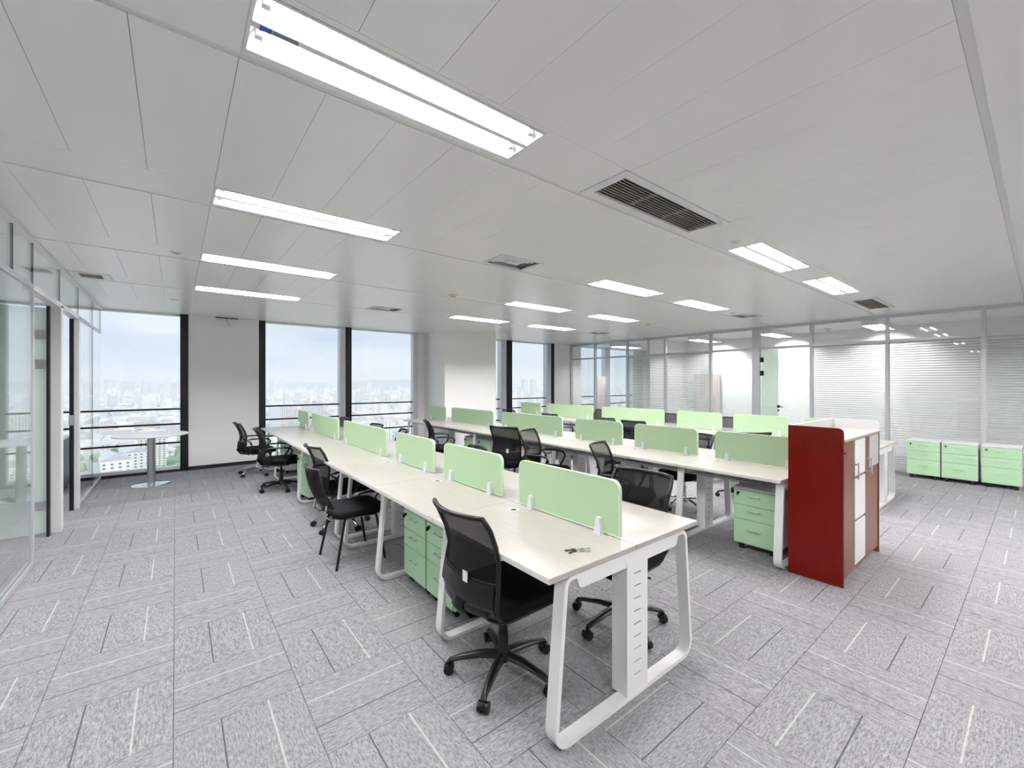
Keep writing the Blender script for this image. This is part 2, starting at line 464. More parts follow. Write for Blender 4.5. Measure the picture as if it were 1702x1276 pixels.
# fixtures in every row: x-spans
LX = [(0.18, 1.36), (3.80, 4.98), (5.64, 6.82)]
fix = {0: [],
       1: [(0.18, 1.36, 'light'), (1.93, 3.17, 'grille'), (3.80, 4.98, 'light'), (5.64, 6.82, 'light'), (7.48, 8.66, 'grille')],
       2: [(0.18, 1.36, 'light'), (2.32, 2.82, 'diffuser'), (3.80, 4.98, 'light'), (5.64, 6.82, 'light'), (7.5, 8.0, 'diffuser')],
       3: [(0.18, 1.36, 'light'), (3.80, 4.98, 'light'), (5.64, 6.82, 'light')],
       4: [(-0.88, -0.56, 'slot'), (0.18, 1.36, 'light'), (2.34, 2.84, 'diffuser'), (3.80, 4.98, 'light'), (5.64, 6.82, 'light'), (7.5, 8.0, 'diffuser')],
       5: []}
for k in range(0, 6):
    y0 = ROW(k); y1 = y0 + 0.35
    x = XL + 0.02
    for (a, b, kind) in fix[k] + [(XR - 0.02, None, None)]:
        if a - x > 0.02: panel(x, a, y0, y1)
        if b is None: break
        if kind == 'light':
            panel(a, b, y0, y0 + 0.028); panel(a, b, y0 + 0.322, y1)
        x = b
    # recessed channel behind each band
    MB().b2(XL + .02, XR - .02, y1, y1 + 0.03, C + 0.005, C + 0.015).obj('ceiling_channel', M_chan, cl)

# ================================================================== window wall
def winwall():
    # x spans on the glass line
    wins = [(-4.5, -2.75), (-2.55, 0.06), (1.33, 2.68), (2.93, 4.34), (6.06, 6.88), (7.27, 8.58), (10.05, 11.25), (11.5, 12.8)]
    for n, (x0, x1) in enumerate(wins, 1):
        e = struct(empty('window_%d' % n, ((x0 + x1) / 2, YG, 0))); hw = (x1 - x0) / 2
        MB().b2(-hw, hw, -0.006, 0.006, 0.07, C - 0.03).obj('pane', M_wglass, e)
        for z in (1.055, 0.80, 0.485):
            MB().b2(-hw, hw, -0.07, -0.035, z - 0.014, z + 0.014, 0.004).obj('guard_rail', M_dark, e)
        fr = MB().b2(-hw, hw, -0.06, 0.03, 0.035, 0.085).b2(-hw, hw, -0.06, 0.03, C - 0.03, C + 0.01)
        fr.obj('window_frame', M_white, e)
        MB().b2(-hw, hw, -0.10, 0.06, -0.003, 0.035).obj('sill', M_skirt, e)
    wb = struct(MB().b2(0.17, 1.22, YW, YG + 0.1, 0.06, C + 0.1).obj('wall_back', M_wall))
    struct(MB().b2(0.17, 1.22, YW + 0.012, YW + 0.08, 0, 0.06).obj('baseboard_back', M_skirt))
    n = 1
    def mull(spans):
        nonlocal n
        e = struct(empty('trim_%d' % n, (spans[0][0], YG, 0))); n += 1; bx = spans[0][0]
        for (a, b, d0, d1, m) in spans:
            MB().b2(a - bx, b - bx, d0, d1, 0.0, C + 0.02, 0.004).obj('mullion', m, e)
    mull([(0.06, 0.17, -0.12, 0.06, M_dark)])
    mull([(1.22, 1.33, -0.10, 0.06, M_dark)])
    mull([(2.68, 2.79, -0.13, 0.05, M_alu), (2.80, 2.92, -0.12, 0.05, M_dark)])
    mull([(4.34, 4.46, -0.10, 0.05, M_alu), (4.46, 4.67, -0.02, 0.05, M_wall)])
    mull([(6.88, 7.06, -0.13, 0.05, M_alu), (7.10, 7.27, -0.12, 0.05, M_dark)])
    mull([(8.58, 8.74, -0.13, 0.05, M_alu), (8.74, 8.86, -0.14, 0.05, M_dark)])
    mull([(-2.75, -2.55, -0.12, 0.05, M_dark)])
    mull([(11.25, 11.5, -0.12, 0.05, M_alu)])
    struct(MB().b2(8.86, 10.05, YW - 0.02, YG + 0.1, 0, C + 0.1).obj('wall_back', M_wall))
    struct(MB().b2(12.8, XR2, YW, YG + 0.1, 0, C + 0.1).obj('wall_back', M_wall))
    # column boxed out into the room
    co = struct(empty('wall_column', (5.36, 8.77, 0)))
    MB().b2(-0.70, 0.70, -0.52, 0.55, 0, C + 0.1, 0.003).obj('column_casing', M_wall, co)
    struct(MB().b2(4.655, 6.065, 8.238, 8.25, 0, 0.06).obj('baseboard_column', M_skirt))
    # lower edge of the slab outside hides nothing: outer spandrel
    struct(MB().b2(XL2, XR2, YG + 0.02, YG + 0.12, -0.3, 0.0).obj('trim_30', M_dark))
winwall()
struct(MB().b2(XL2, XR2, YB - 0.1, YB, -0.1, C + 0.2).obj('wall_rear', M_wall))
struct(MB().b2(XL2 - 0.1, XL2, YB, YG, -0.1, C + 0.2).obj('wall_far_left', M_wall))
struct(MB().b2(XR2, XR2 + 0.1, YB, YG, -0.1, C + 0.2).obj('wall_far_right', M_wall))
# cross walls between the side rooms
struct(MB().b2(XR + 0.12, XR2, 6.42, 6.50, 0, C + 0.1).obj('wall_cross_right', M_wall))
struct(MB().b2(XR + 0.12, XR2, 0.0, 0.08, 0, C + 0.1).obj('wall_cross_right', M_wall))
struct(MB().b2(11.6, 11.68, 0.08, 6.42, 0, C + 0.1).obj('wall_side_room', M_wall))

# ---- left glass partition
wl = struct(empty('wall_left', (XL, 0, 0)))
ZT = 2.285
def LP(y0, y1, z0, z1, m=M_glass, name='pane', t=0.012, x=0.0):
    return MB().b2(x - t / 2, x + t / 2, y0, y1, z0, z1).obj(name, m, wl)
ups = [-3.1, -2.0, -0.9, 0.2, 1.3, 2.4, 3.5, 4.6, 5.15, 6.17, 7.21, 8.33, 9.13]
for a, b in zip(ups[:-1], ups[1:]):
    LP(a + .004, b - .004, ZT + 0.02, C - 0.02)
    LP(b - .004, b + .004, ZT, C - 0.01, M_dark, 'joint_strip', 0.014)
for a, b in [(-3.1, -0.9), (-0.9, 1.3), (1.3, 3.5), (3.5, 5.12), (7.23, 8.33), (8.34, 9.13)]:
    LP(a + .004, b - .004, 0.045, ZT - 0.02)
MB().b2(-0.03, 0.03, -3.1, 9.13, C - 0.022, C + 0.02).obj('head_rail', M_white, wl)
for a, b in [(-3.1, 5.13), (7.22, 9.13)]:
    MB().b2(-0.03, 0.012, a, b, 0.0, 0.045, 0.003).obj('floor_rail', M_alu, wl)
    MB().b2(-0.012, 0.012, a, b, ZT - 0.02, ZT + 0.02).obj('transom', M_alu, wl)
MB().b2(-0.05, 0.02, 5.13, 7.24, ZT - 0.03, ZT + 0.02, 0.004).obj('door_head', M_white, wl)
MB().b2(-0.014, 0.014, 5.125, 5.155, 0.0, ZT, 0.003).obj('post', M_alu, wl)
for y, t, m in [(6.20, 0.10, M_white), (7.19, 0.09, M_white)]:
    MB().b2(-0.055, 0.02, y - t / 2, y + t / 2, 0.0, ZT, 0.004).obj('post', m, wl)
LP(8.328, 8.336, 0.04, ZT, M_dark, 'joint_strip', 0.014)
# door leaf 1, swung open into the side room
d1 = struct(empty('door_1', (XL - 0.065, 6.09, 0), rad(180)))
MB().b2(0, 0.86, -0.006, 0.006, 0.03, 2.235).obj('door_glass', M_frost, d1)
MB().b2(-0.02, 0.0, -0.012, 0.05, 0.0, 2.25).obj('door_edge', M_dark, d1)
for z in (1.97, 1.68, 0.30):
    MB().b2(0.0, 0.085, -0.014, 0.014, z - 0.045, z + 0.045, 0.003).obj('hinge', M_steel, d1)
MB().b2(0.76, 0.80, -0.05, 0.05, 0.98, 1.02, 0.004).obj('door_handle', M_steel, d1)
# door leaf 2
d2 = struct(empty('door_2', (XL - 0.02, 7.13, 0), rad(180)))
MB().b2(0.0, 0.035, 0, 0.03, 0.0, 2.25).obj('door_edge', M_dark, d2)
MB().b2(-0.004, 0.040, -0.01, 0.04, 1.00, 1.12, 0.003).obj('strike_plate', M_steel, d2)
d2b = MB().b2(0.05, 0.90, 0.80, 0.812, 0.03, 2.24).obj('door_glass', M_glass, d2)

# ---- right glass partition
wr = struct(empty('wall_right', (XR, 0, 0)))
ZR = 2.215
posts = [9.12, 8.17, 7.04, 5.90, 4.76, 3.78, 2.79, 1.68, 0.565, -0.55, -1.67, -2.79]
MB().b2(-0.03, 0.05, YB, 9.13, C - 0.055, C + 0.02, 0.004).obj('head_rail', M_alu, wr)
MB().b2(-0.03, 0.05, YB, 9.13, 0.0, 0.06, 0.004).obj('floor_rail', M_alu, wr)
MB().b2(-0.03, 0.05, YB, 9.13, ZR - 0.02, ZR + 0.025, 0.004).obj('transom', M_alu, wr)
for y in posts:
    hw = 0.075 if y == 3.78 else 0.024
    MB().b2(-0.035, 0.06, y - hw, y + hw, 0.0, C, 0.004).obj('post', M_alu, wr)
for a, b in zip(posts[:-1], posts[1:]):
    MB().b2(-0.006, 0.006, b + 0.03, a - 0.03, ZR + 0.025, C - 0.055).obj('pane', M_glass, wr)
    if (a, b) != (3.78, 2.79):
        MB().b2(-0.006, 0.006, b + 0.03, a - 0.03, 0.06, ZR - 0.02).obj('pane', M_glass, wr)
d3 = struct(empty('door_3', (XR + 0.01, 3.69, 0)))
MB().b2(-0.006, 0.006, -0.86, 0.0, 0.065, ZR - 0.03).obj('door_glass', M_glass, d3)
MB().b2(-0.004, 0.008, -0.32, -0.012, 0.065, ZR - 0.03).obj('frosted_strip', M_frost, d3)
for z in (1.98, 1.70, 0.3):
    MB().b2(-0.02, 0.02, -0.05, 0.012, z - 0.05, z + 0.05, 0.003).obj('hinge', M_dark, d3)
hd = MB().cyl((-0.03, -0.33, 1.02), 0.012, 0.05, 10, 'x').tube([(-0.055, -0.33, 1.02), (-0.055, -0.38, 1.02), (-0.05, -0.42, 1.01)], 0.009)
hd.cyl((-0.012, -0.33, 1.02), 0.03, 0.012, 14, 'x').cyl((-0.012, -0.33, 0.94), 0.018, 0.012, 12, 'x')
hd.obj('door_handle', M_dark, d3, 40)

# ================================================================== THINGS
# ---- ceiling lights
def make_light(name='ceiling_light', L=1.18, W=0.29, stickers=False):
    t = empty(name)
    f = MB()
    # trim frame, flush and slightly proud of the ceiling
    f.ringprism(rrect(-L / 2, L / 2, -W / 2, W / 2, 0.002, 1), rrect(-L / 2 + .012, L / 2 - .012, -W / 2 + .012, W / 2 - .012, 0.002, 1), -0.003, 0.006, 'xy')
    f.b2(-L / 2 + .004, L / 2 - .004, -W / 2 + .004, -W / 2 + .008, 0.0, 0.09).b2(-L / 2 + .004, L / 2 - .004, W / 2 - .008, W / 2 - .004, 0.0, 0.09)
    f.b2(-L / 2 + .004, -L / 2 + .008, -W / 2 + .008, W / 2 - .008, 0.0, 0.09).b2(L / 2 - .008, L / 2 - .004, -W / 2 + .008, W / 2 - .008, 0.0, 0.09)
    f.b2(-L / 2 + .004, L / 2 - .004, -W / 2 + .004, W / 2 - .004, 0.088, 0.094)
    f.obj('frame', M_white, t)
    MB().b2(-L / 2 + .012, L / 2 - .012, -0.015, 0.015, -0.002, 0.010, 0.002).obj('centre_ridge', M_white, t)
    for s in (-1, 1):
        yc = s * (W / 4 + 0.003); hw = W / 4 - 0.012
        n = 10; vs = []; fs = []
        xs = (-L / 2 + .012, L / 2 - .012)
        for i in range(n + 1):
            u = -1 + 2 * i / n; yy = yc + u * hw; zz = 0.008 + 0.058 * (1 - u * u)
            vs += [(xs[0], yy, zz), (xs[1], yy, zz)]
        for i in range(n): fs.append((2 * i, 2 * i + 1, 2 * i + 3, 2 * i + 2))
        m = MB(); m.add(vs, fs); r = m.obj('reflector', M_reflector, t, 80)
        tb = MB().tube([(-L / 2 + 0.06, yc, 0.036), (L / 2 - 0.06, yc, 0.036)], 0.013, 10).obj('lamp_tube', M_tube, t, 50)
        for e in (-1, 1):
            MB().b2(e * (L / 2 - 0.055), e * (L / 2 - 0.03), yc - 0.012, yc + 0.012, 0.012, 0.066, 0.003).obj('lamp_holder', M_white, tb)
            v = MB(); v.add([(e * (L / 2 - .012), yc - hw, 0.008), (e * (L / 2 - .012), yc + hw, 0.008), (e * (L / 2 - .04), yc + hw * .5, 0.058), (e * (L / 2 - .04), yc - hw * .5, 0.058)], [(0, 1, 2, 3)])
            v.obj('end_plate', M_reflector, r)
    return t
L0 = make_light()
names = {(1, 0): 'twin-tube recessed light nearest the camera, largest in view, blue sticker at one end',
         (2, 0): 'twin-tube recessed light second from the camera in the left column of lights',
         (3, 0): 'twin-tube recessed light third from the camera in the left column of lights',
         (4, 0): 'twin-tube recessed light farthest away in the left column, near the window wall',
         (1, 1): 'bright recessed light directly to the right of the large dark air grille',
         (1, 2): 'bright recessed light between another light and the small dark air grille',
         (2, 1): 'recessed light in the middle column, second row back, right of a square air diffuser',
         (2, 2): 'recessed light in the right column, second row back',
         (3, 1): 'recessed light in the middle column, third row back',
         (3, 2): 'recessed light in the right column, third row back',
         (4, 1): 'recessed light in the middle column, farthest row, before the boxed column',
         (4, 2): 'recessed light in the right column, farthest row'}
first = True
for (k, i), lab in names.items():
    loc = ((LX[i][0] + LX[i][1]) / 2, ROW(k) + 0.175, C)
    o = L0 if first else dup(L0, loc)
    o.location = loc; first = False
    tag(o, lab, 'ceiling light', 'recessed twin-tube ceiling lights')
for n_, (x, y) in enumerate([(10.7, 3.8), (10.7, 5.45), (10.7, 7.9), (10.7, 2.0), (-2.4, 4.0), (-2.4, 7.0), (-2.4, 1.5), (0.77, -0.8), (4.4, -0.8), (6.2, -0.8), (8.1, -0.8), (1.5, -2.4), (5.0, -2.4)]):
    o = dup(L0, (x, y, C - 0.092))  # left-room and rear ones are added out of view to brighten the interior
    lab = ('recessed light in the side room seen through the glass transom' if x > XR else 'added unseen light brightening the room behind the left glass partition') if y > 0 else 'added unseen light behind the camera brightening the room'
    tag(o, lab, 'ceiling light', 'lights seen through the transoms' if x > XR else ('lights added in the left rooms' if x < XL else 'lights added behind the camera'))

if True:
    o = L0      # the nearest light alone carries stickers
    st = MB().b2(-0.555, -0.52, -0.014, 0.014, -0.0032, -0.0022).obj('sticker', M_blue, o); st['label'] = 'blue and white sticker'
    MB().b2(-0.518, -0.44, -0.010, 0.010, -0.0032, -0.0022).obj('sticker', M_bprint, o)
    # small maker's script near the corner (wavy printed line)
    tx = MB().tube([(-0.535 + 0.008 * q, 0.098 + 0.004 * math.sin(q * 2.2), 0.0065) for q in range(8)], 0.0012, 4).obj('printed_mark', M_blue, o)

# ---- air grilles
def grille(name, x0, x1, y0, y1, label, n=11, cross=0):
    cx, cy = (x0 + x1) / 2, (y0 + y1) / 2; hx, hy = (x1 - x0) / 2 - .003, (y1 - y0) / 2 - .003
    t = empty(name, (cx, cy, C)); tag(t, label, 'air vent')
    MB().ringprism(rrect(-hx, hx, -hy, hy, .003, 2), rrect(-hx + .065, hx - .065, -hy + .055, hy - .055, .003, 2), -0.004, 0.012, 'xy').obj('frame', M_white, t)
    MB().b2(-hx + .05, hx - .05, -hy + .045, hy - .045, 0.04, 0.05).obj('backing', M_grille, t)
    ix, iy = hx - .065, hy - .055
    sl = None
    for k in range(n):
        yy = -iy + 2 * iy * (k + 0.5) / n
        if sl is None:
            m = MB(); m.add([(-ix, -0.006, 0.0), (ix, -0.006, 0.0), (ix, 0.006, 0.014), (-ix, 0.006, 0.014), (-ix, -0.004, 0.0015 - .003), (ix, -0.004, -0.0015), (ix, 0.008, 0.0125), (-ix, 0.008, 0.0125)],
                            [(0, 1, 2, 3), (7, 6, 5, 4), (0, 4, 5, 1), (3, 2, 6, 7), (0, 3, 7, 4), (1, 5, 6, 2)])
            sl = m.obj('louvre', M_louvre, t, loc=(0, yy, 0))
        else: link_copy(sl, t, (0, yy, 0))
    for q in range(cross):
        xx = -ix + 2 * ix * (q + 1) / (cross + 1)
        MB().b2(xx - .002, xx + .002, -iy, iy, 0.012, 0.03).obj('divider_bar', M_louvre, t)
    return t
grille('air_grille', 1.93, 3.17, ROW(1), ROW(1) + 0.35, 'large rectangular ceiling air grille with dark louvred slots', 10, 2)
grille('air_grille', 7.48, 8.66, ROW(1), ROW(1) + 0.35, 'smaller looking dark ceiling air grille near the right glass partition', 10, 5)
def diffuser(cx, cy, hx, hy, label):
    t = empty('air_diffuser', (cx, cy, C)); tag(t, label, 'air vent')
    MB().b2(-hx, hx, -hy, hy, 0.05, 0.055).obj('backing', M_void, t)
    MB().ringprism(rrect(-hx, hx, -hy, hy, .003, 2), rrect(-hx + .025, hx - .025, -hy + .02, hy - .02, .003, 2), -0.003, 0.012, 'xy').obj('frame', M_white, t)
    for k in range(1, 4):
        o = 0.02 + 0.035 * k; i_ = o + 0.024
        if hy - o * 0.75 - .02 < 0.02: break
        oo = rrect(-hx + o, hx - o, -hy + o * .8, hy - o * .8, .002, 1); ii = rrect(-hx + i_, hx - i_, -hy + i_ * .8, hy - i_ * .8, .002, 1)
        n = len(oo); m = MB(); m.add([(a, b, 0.022) for a, b in oo] + [(a, b, 0.0) for a, b in ii] + [(a, b, 0.025) for a, b in oo] + [(a, b, 0.003) for a, b in ii],
            [(j, (j + 1) % n, (j + 1) % n + n, j + n) for j in range(n)] + [(2 * n + j, 3 * n + j, 3 * n + (j + 1) % n, 2 * n + (j + 1) % n) for j in range(n)])
        m.obj('vane', M_white, t)
    MB().b2(-hx + .165, hx - .165, -0.04, 0.04, 0.001, 0.006).obj('centre_plate', M_white, t)
diffuser(2.57, ROW(2) + .175, 0.245, 0.17, 'square ceiling diffuser with nested vanes beside the middle light')
diffuser(2.59, ROW(4) + .175, 0.245, 0.17, 'far square ceiling diffuser between lights near the window wall')
diffuser(7.75, ROW(2) + .175, 0.245, 0.17, 'ceiling diffuser at the right end of the second light row')
diffuser(7.75, ROW(4) + .175, 0.245, 0.17, 'ceiling diffuser at the right end of the farthest light row')
t = grille('air_grille', -0.88, -0.56, ROW(4), ROW(4) + .35, 'small ceiling vent against the left glass partition', 5, 0)
# detectors and sprinklers
def detector(x, y, label, m=M_cream):
    t = empty('smoke_detector', (x, y, C)); tag(t, label, 'smoke detector')
    MB().lathe([(0.055, 0.001), (0.055, -0.012), (0.048, -0.02)], 20).obj('base', m, t, 40)
    MB().lathe([(0.042, -0.020), (0.042, -0.026), (0.036, -0.045), (0.02, -0.05)], 20).obj('sensor', m, t, 40)
detector(2.87, ROW(3) + .2, 'cream smoke detector on the ceiling left of centre')
detector(7.35, ROW(3) + .2, 'cream smoke detector on the ceiling near the right partition')
detector(11.0, 2.9, 'smoke detector in the side room seen through the transom')
def sprinkler(x, y, label):
    t = empty('sprinkler_head', (x, y, C)); tag(t, label, 'sprinkler')
    MB().ringprism(rrect(-.045, .045, -.045, .045, .0449, 6), rrect(-.03, .03, -.03, .03, .0299, 6), -0.006, 0.001, 'xy').obj('escutcheon', M_white, t, 40)
    MB().lathe([(0.028, 0.001), (0.028, -0.003), (0.01, -0.012)], 14).obj('deflector', M_steel, t, 40)
sprinkler(0.0, ROW(3) + .17, 'small round sprinkler cover in the left of the ceiling, third row')
sprinkler(3.62, ROW(1) + .17, 'small round sprinkler cover between the large grille and a light')
sprinkler(3.62, ROW(3) + .17, 'small round sprinkler cover left of the middle far light')
sprinkler(7.25, ROW(2) + .17, 'small round sprinkler cover at the right side of the ceiling')
sprinkler(-0.02, 7.6, 'small round sprinkler cover over the round table')
# stub of wire at the wall panel
t = empty('ceiling_wire', (0.72, YW - 0.03, C)); tag(t, 'black bracket with a dangling wire stub above the white wall panel', 'wire')
MB().b2(-0.17, 0.17, -0.012, 0.012, -0.014, 0.0, 0.003).obj('bracket', M_dark, t)
MB().tube([(0.0, 0, -0.01), (-0.01, -.005, -0.05), (0.01, -.01, -0.09), (0.04, -.01, -0.14)], 0.003, 6).obj('wire', M_dark, t, 60)

# ---- venetian blinds behind the right glass
slat_me = {}
def blind(y0, y1, tilt, label):
    w_ = y1 - y0; t = empty('venetian_blind', (XR + 0.035, (y0 + y1) / 2, 0)); tag(t, label, 'blind', 'venetian blinds behind the right glass')
    MB().b2(-0.012, 0.014, -w_ / 2, w_ / 2, ZR - 0.05, ZR - 0.022, 0.002).obj('head_box', M_white, t)
    key = (round(w_, 3), tilt)
    ca, sa = math.cos(rad(tilt)), math.sin(rad(tilt)); h = 0.0125
    m = MB(); vs = []
    for yy in (-w_ / 2 + .004, w_ / 2 - .004):
        vs += [(-h * ca, yy, -h * sa), (0.0, yy, 0.0022), (h * ca, yy, h * sa), (h * ca, yy, h * sa - .0006), (0, yy, 0.0016), (-h * ca, yy, -h * sa - .0006)]
    m.add(vs, [(0, 1, 7, 6), (1, 2, 8, 7), (2, 3, 9, 8), (3, 4, 10, 9), (4, 5, 11, 10), (5, 0, 6, 11), (0, 5, 4, 3, 2, 1), (6, 7, 8, 9, 10, 11)])
    me = m.mesh('slat', M_slat)
    z = 0.10
    while z < ZR - 0.06:
        o = bpy.data.objects.new('slat', me); COL.objects.link(o); o.parent = t; o.location = (0, 0, z); z += 0.040
    MB().b2(-0.012, 0.012, -w_ / 2 + .003, w_ / 2 - .003, 0.064, 0.078, 0.002).obj('bottom_rail', M_white, t)
    for f in (-0.36, 0.0, 0.36):
        MB().tube([(-0.013, f * w_, 0.07), (-0.013, f * w_, ZR - 0.04)], 0.0012, 5).obj('cord', M_white, t)
blind(5.93, 7.01, 48, 'pale venetian blind in the partition bay right of the clear corner glass')
blind(4.79, 5.87, 48, 'pale venetian blind in the bay next to the pink board')
blind(1.71, 2.76, 34, 'venetian blind in the bay just right of the glass door')
blind(0.60, 1.65, 30, 'wide venetian blind above the left drawer units')
blind(-0.52, 0.535, 55, 'closed grey venetian blind at the right edge above the drawer units')

# pink board and furniture seen in the side rooms
t = empty('leaning_board', (11.50, 5.85, 0)); tag(t, 'pale pink upright board seen through the clear glass bay', 'board')
MB().b2(-0.02, 0.02, -0.40, 0.30, 0.0, 1.72, 0.006).obj('panel', M_pink, t)
MB().ringprism(rrect(-0.41, 0.31, 0.0, 1.73, .01, 2), rrect(-0.395, 0.295, .015, 1.715, .01, 2), -0.025, 0.025, 'yz').obj('edge_trim', M_alu, t)
t = empty('leaning_board', (10.9, 8.95, 0)); tag(t, 'pale pink upright board by the window of the far side room', 'board')
MB().b2(-0.30, 0.10, -0.02, 0.02, 0.0, 1.70, 0.006).obj('panel', M_pink, t)
MB().ringprism(rrect(-0.31, 0.11, 0.0, 1.71, .01, 2), rrect(-0.295, 0.095, .015, 1.695, .01, 2), -0.025, 0.025, 'xz').obj('edge_trim', M_alu, t)
t = empty('office_cabinet', (-1.32, 8.5, 0)); tag(t, 'dark grey low cabinet glimpsed through the second left doorway', 'cabinet')
MB().b2(-0.25, 0.12, -0.3, 0.3, 0.05, 0.72, 0.004).obj('body', M_gfurn, t)
MB().b2(-0.26, 0.13, -0.31, 0.31, 0.72, 0.745, 0.004).obj('top', M_alu, t)
MB().b2(-0.24, 0.11, -0.305, -0.298, 0.40, 0.42).obj('handle', M_white, t)
MB().b2(-0.23, 0.10, -0.28, 0.28, 0.0, 0.05).obj('plinth', M_black, t)

# ---- benches
TH = 0.73; HWD = 0.57
MODS = [1.205, 2.165, 3.12, 4.10, 5.76, 7.41, 8.33]
DIV = [(1.30, 2.07), (2.26, 3.03), (3.215, 3.985), (4.24, 5.65), (5.90, 7.30), (7.52, 8.25)]
FR = [1.245, 2.18, 3.14, 3.93, 4.20, 5.78, 7.39, 8.27]
def leg_frame(parent, y, first):
    o_ = roundpoly([(-0.535, 0.0), (0.535, 0.0), (0.47, 0.703), (-0.47, 0.703)], [0.085, 0.085, 0.05, 0.05])
    i_ = offset(o_, 0.020)
    f = MB().ringprism(o_, i_, -0.03, 0.03, 'xz'); 
    ap = [(-0.40, 0.690), (-0.385, 0.655)] + [(-0.385 + 0.03 * (1 - math.cos(rad(a))), 0.655 - 0.025 * math.sin(rad(a))) for a in (30, 60, 90)]
    ap += [(0.385 - 0.03 * (1 - math.cos(rad(a))), 0.655 - 0.025 * math.sin(rad(a))) for a in (90, 60, 30)] + [(0.385, 0.655), (0.40, 0.690)]
    f.prism(ap, -0.024, -0.012, 'xz')
    ob = f.obj('leg_frame', M_white, parent, 35, (0, y, 0))
    # cable duct with slots
    c = 0.025; hw = 0.082; m = MB()
    m.b2(c - hw, c - hw + .055, -0.028, -0.024, 0.02, 0.655).b2(c + hw - .055, c + hw, -0.028, -0.024, 0.02, 0.655)
    z = 0.02; zs = [0.105 + 0.0605 * k for k in range(9)]
    for q in zs:
        m.b2(c - hw + .055, c + hw - .055, -0.028, -0.024, z, q - 0.003); z = q + 0.003
    m.b2(c - hw + .055, c + hw - .055, -0.028, -0.024, z, 0.655)
    m.b2(c - hw, c - hw + .003, -0.024, 0.06, 0.02, 0.66).b2(c + hw - .003, c + hw, -0.024, 0.06, 0.02, 0.66)
    m.b2(c - hw, c + hw, 0.057, 0.06, 0.02, 0.66)
    m.obj('cable_duct', M_white, ob)
    MB().b2(c - hw + .045, c + hw - .045, -0.021, -0.018, 0.05, 0.64).obj('slot_shade_strip', M_dark, ob)  # dark strip set behind the slots to stand for shade inside the duct
    return ob
def bench(cx, label, ystart=None):
    t = empty('workstation_bench', (cx, 0, 0)); tag(t, label, 'desk', 'long benches of workstations')
    mods = MODS[:]
    if ystart: mods[0] = ystart
    for a, b in zip(mods[:-1], mods[1:]):
        for s in (-1, 1):
            x0, x1 = (-HWD, -0.0015) if s < 0 else (0.0015, HWD)
            if a == mods[0]: pass
            tt = MB().b2(x0, x1, a + 0.0012, b - 0.0012, TH - 0.025, TH, 0.0025).obj('tabletop', M_maple, t)
            MB().b2(x0 - 0.0010 if s < 0 else x1 + 0.0002, x0 - 0.0002 if s < 0 else x1 + 0.0010, a + 0.003, b - 0.003, TH - 0.022, TH - 0.003).obj('edge_band', M_edge, tt)
            gx = -0.115 if s < 0 else 0.115
            gy = b - 0.17
            gr = MB().ringprism(rrect(gx - .036, gx + .036, gy - .036, gy + .036, .0359, 6), rrect(gx - .02, gx + .02, gy - .02, gy + .02, .0199, 6), TH, TH + 0.004, 'xy')
            gr.obj('grommet', M_grommet, tt, 40)
            MB().lathe([(0.0205, TH + .0005), (0.0205, TH + .002)], 14, (gx, gy, 0)).obj('grommet_hole', M_dark, tt)
    for s in (-1, 1):
        MB().b2(s * 0.26 - 0.015, s * 0.26 + 0.015, mods[0] + 0.05, mods[-1] - 0.05, TH - 0.065, TH - 0.0255, 0.003).obj('support_beam', M_white, t)
    MB().b2(-0.11, 0.11, mods[0] + 0.3, mods[-1] - 0.1, TH - 0.17, TH - 0.15).obj('cable_tray', M_alu, t)
    f0 = None
    for y in FR:
        if ystart and y == FR[0]: y = ystart + 0.04
        if f0 is None: f0 = leg_frame(t, y, True)
        else: dup(f0, (0, y, 0), None, t)
    for k, (a, b) in enumerate(DIV):
        out_ = rrect(a, b, TH + 0.012, TH + 0.282, (0.004, 0.004, 0.045, 0.045), 5)
        d = MB().prism(out_, -0.009, 0.009, 'yz').obj('desk_divider', M_green, t)
        e = MB().ringprism(offset(out_, -0.003), offset(out_, 0.0012), -0.0105, 0.0105, 'yz').obj('edge_trim', M_greene, d, 30)
        for yy in (a + 0.12, b - 0.12):
            c = MB().prism([(yy - .021, TH), (yy + .021, TH), (yy + .013, TH + .075), (yy + .009, TH + .083), (yy - .009, TH + .083), (yy - .013, TH + .075)], -0.030, -0.0095, 'yz')
            c.prism([(yy - .021, TH), (yy + .021, TH), (yy + .013, TH + .075), (yy - .013, TH + .075)], 0.0095, 0.030, 'yz')
            c.b2(-0.034, 0.034, yy - .021, yy + .021, TH, TH + 0.0115)
            c.obj('clamp', M_clip, d)
    return t
B1, B2_, B3 = 1.715, 4.285, 6.86
bench(B1, 'nearest long white double-sided desk bench with six green dividers and keys on it')
bench(B2_, 'middle long white desk bench ending at the red-brown cabinet', 1.285)
bench(B3, 'farthest long white desk bench, in front of the right glass partition')

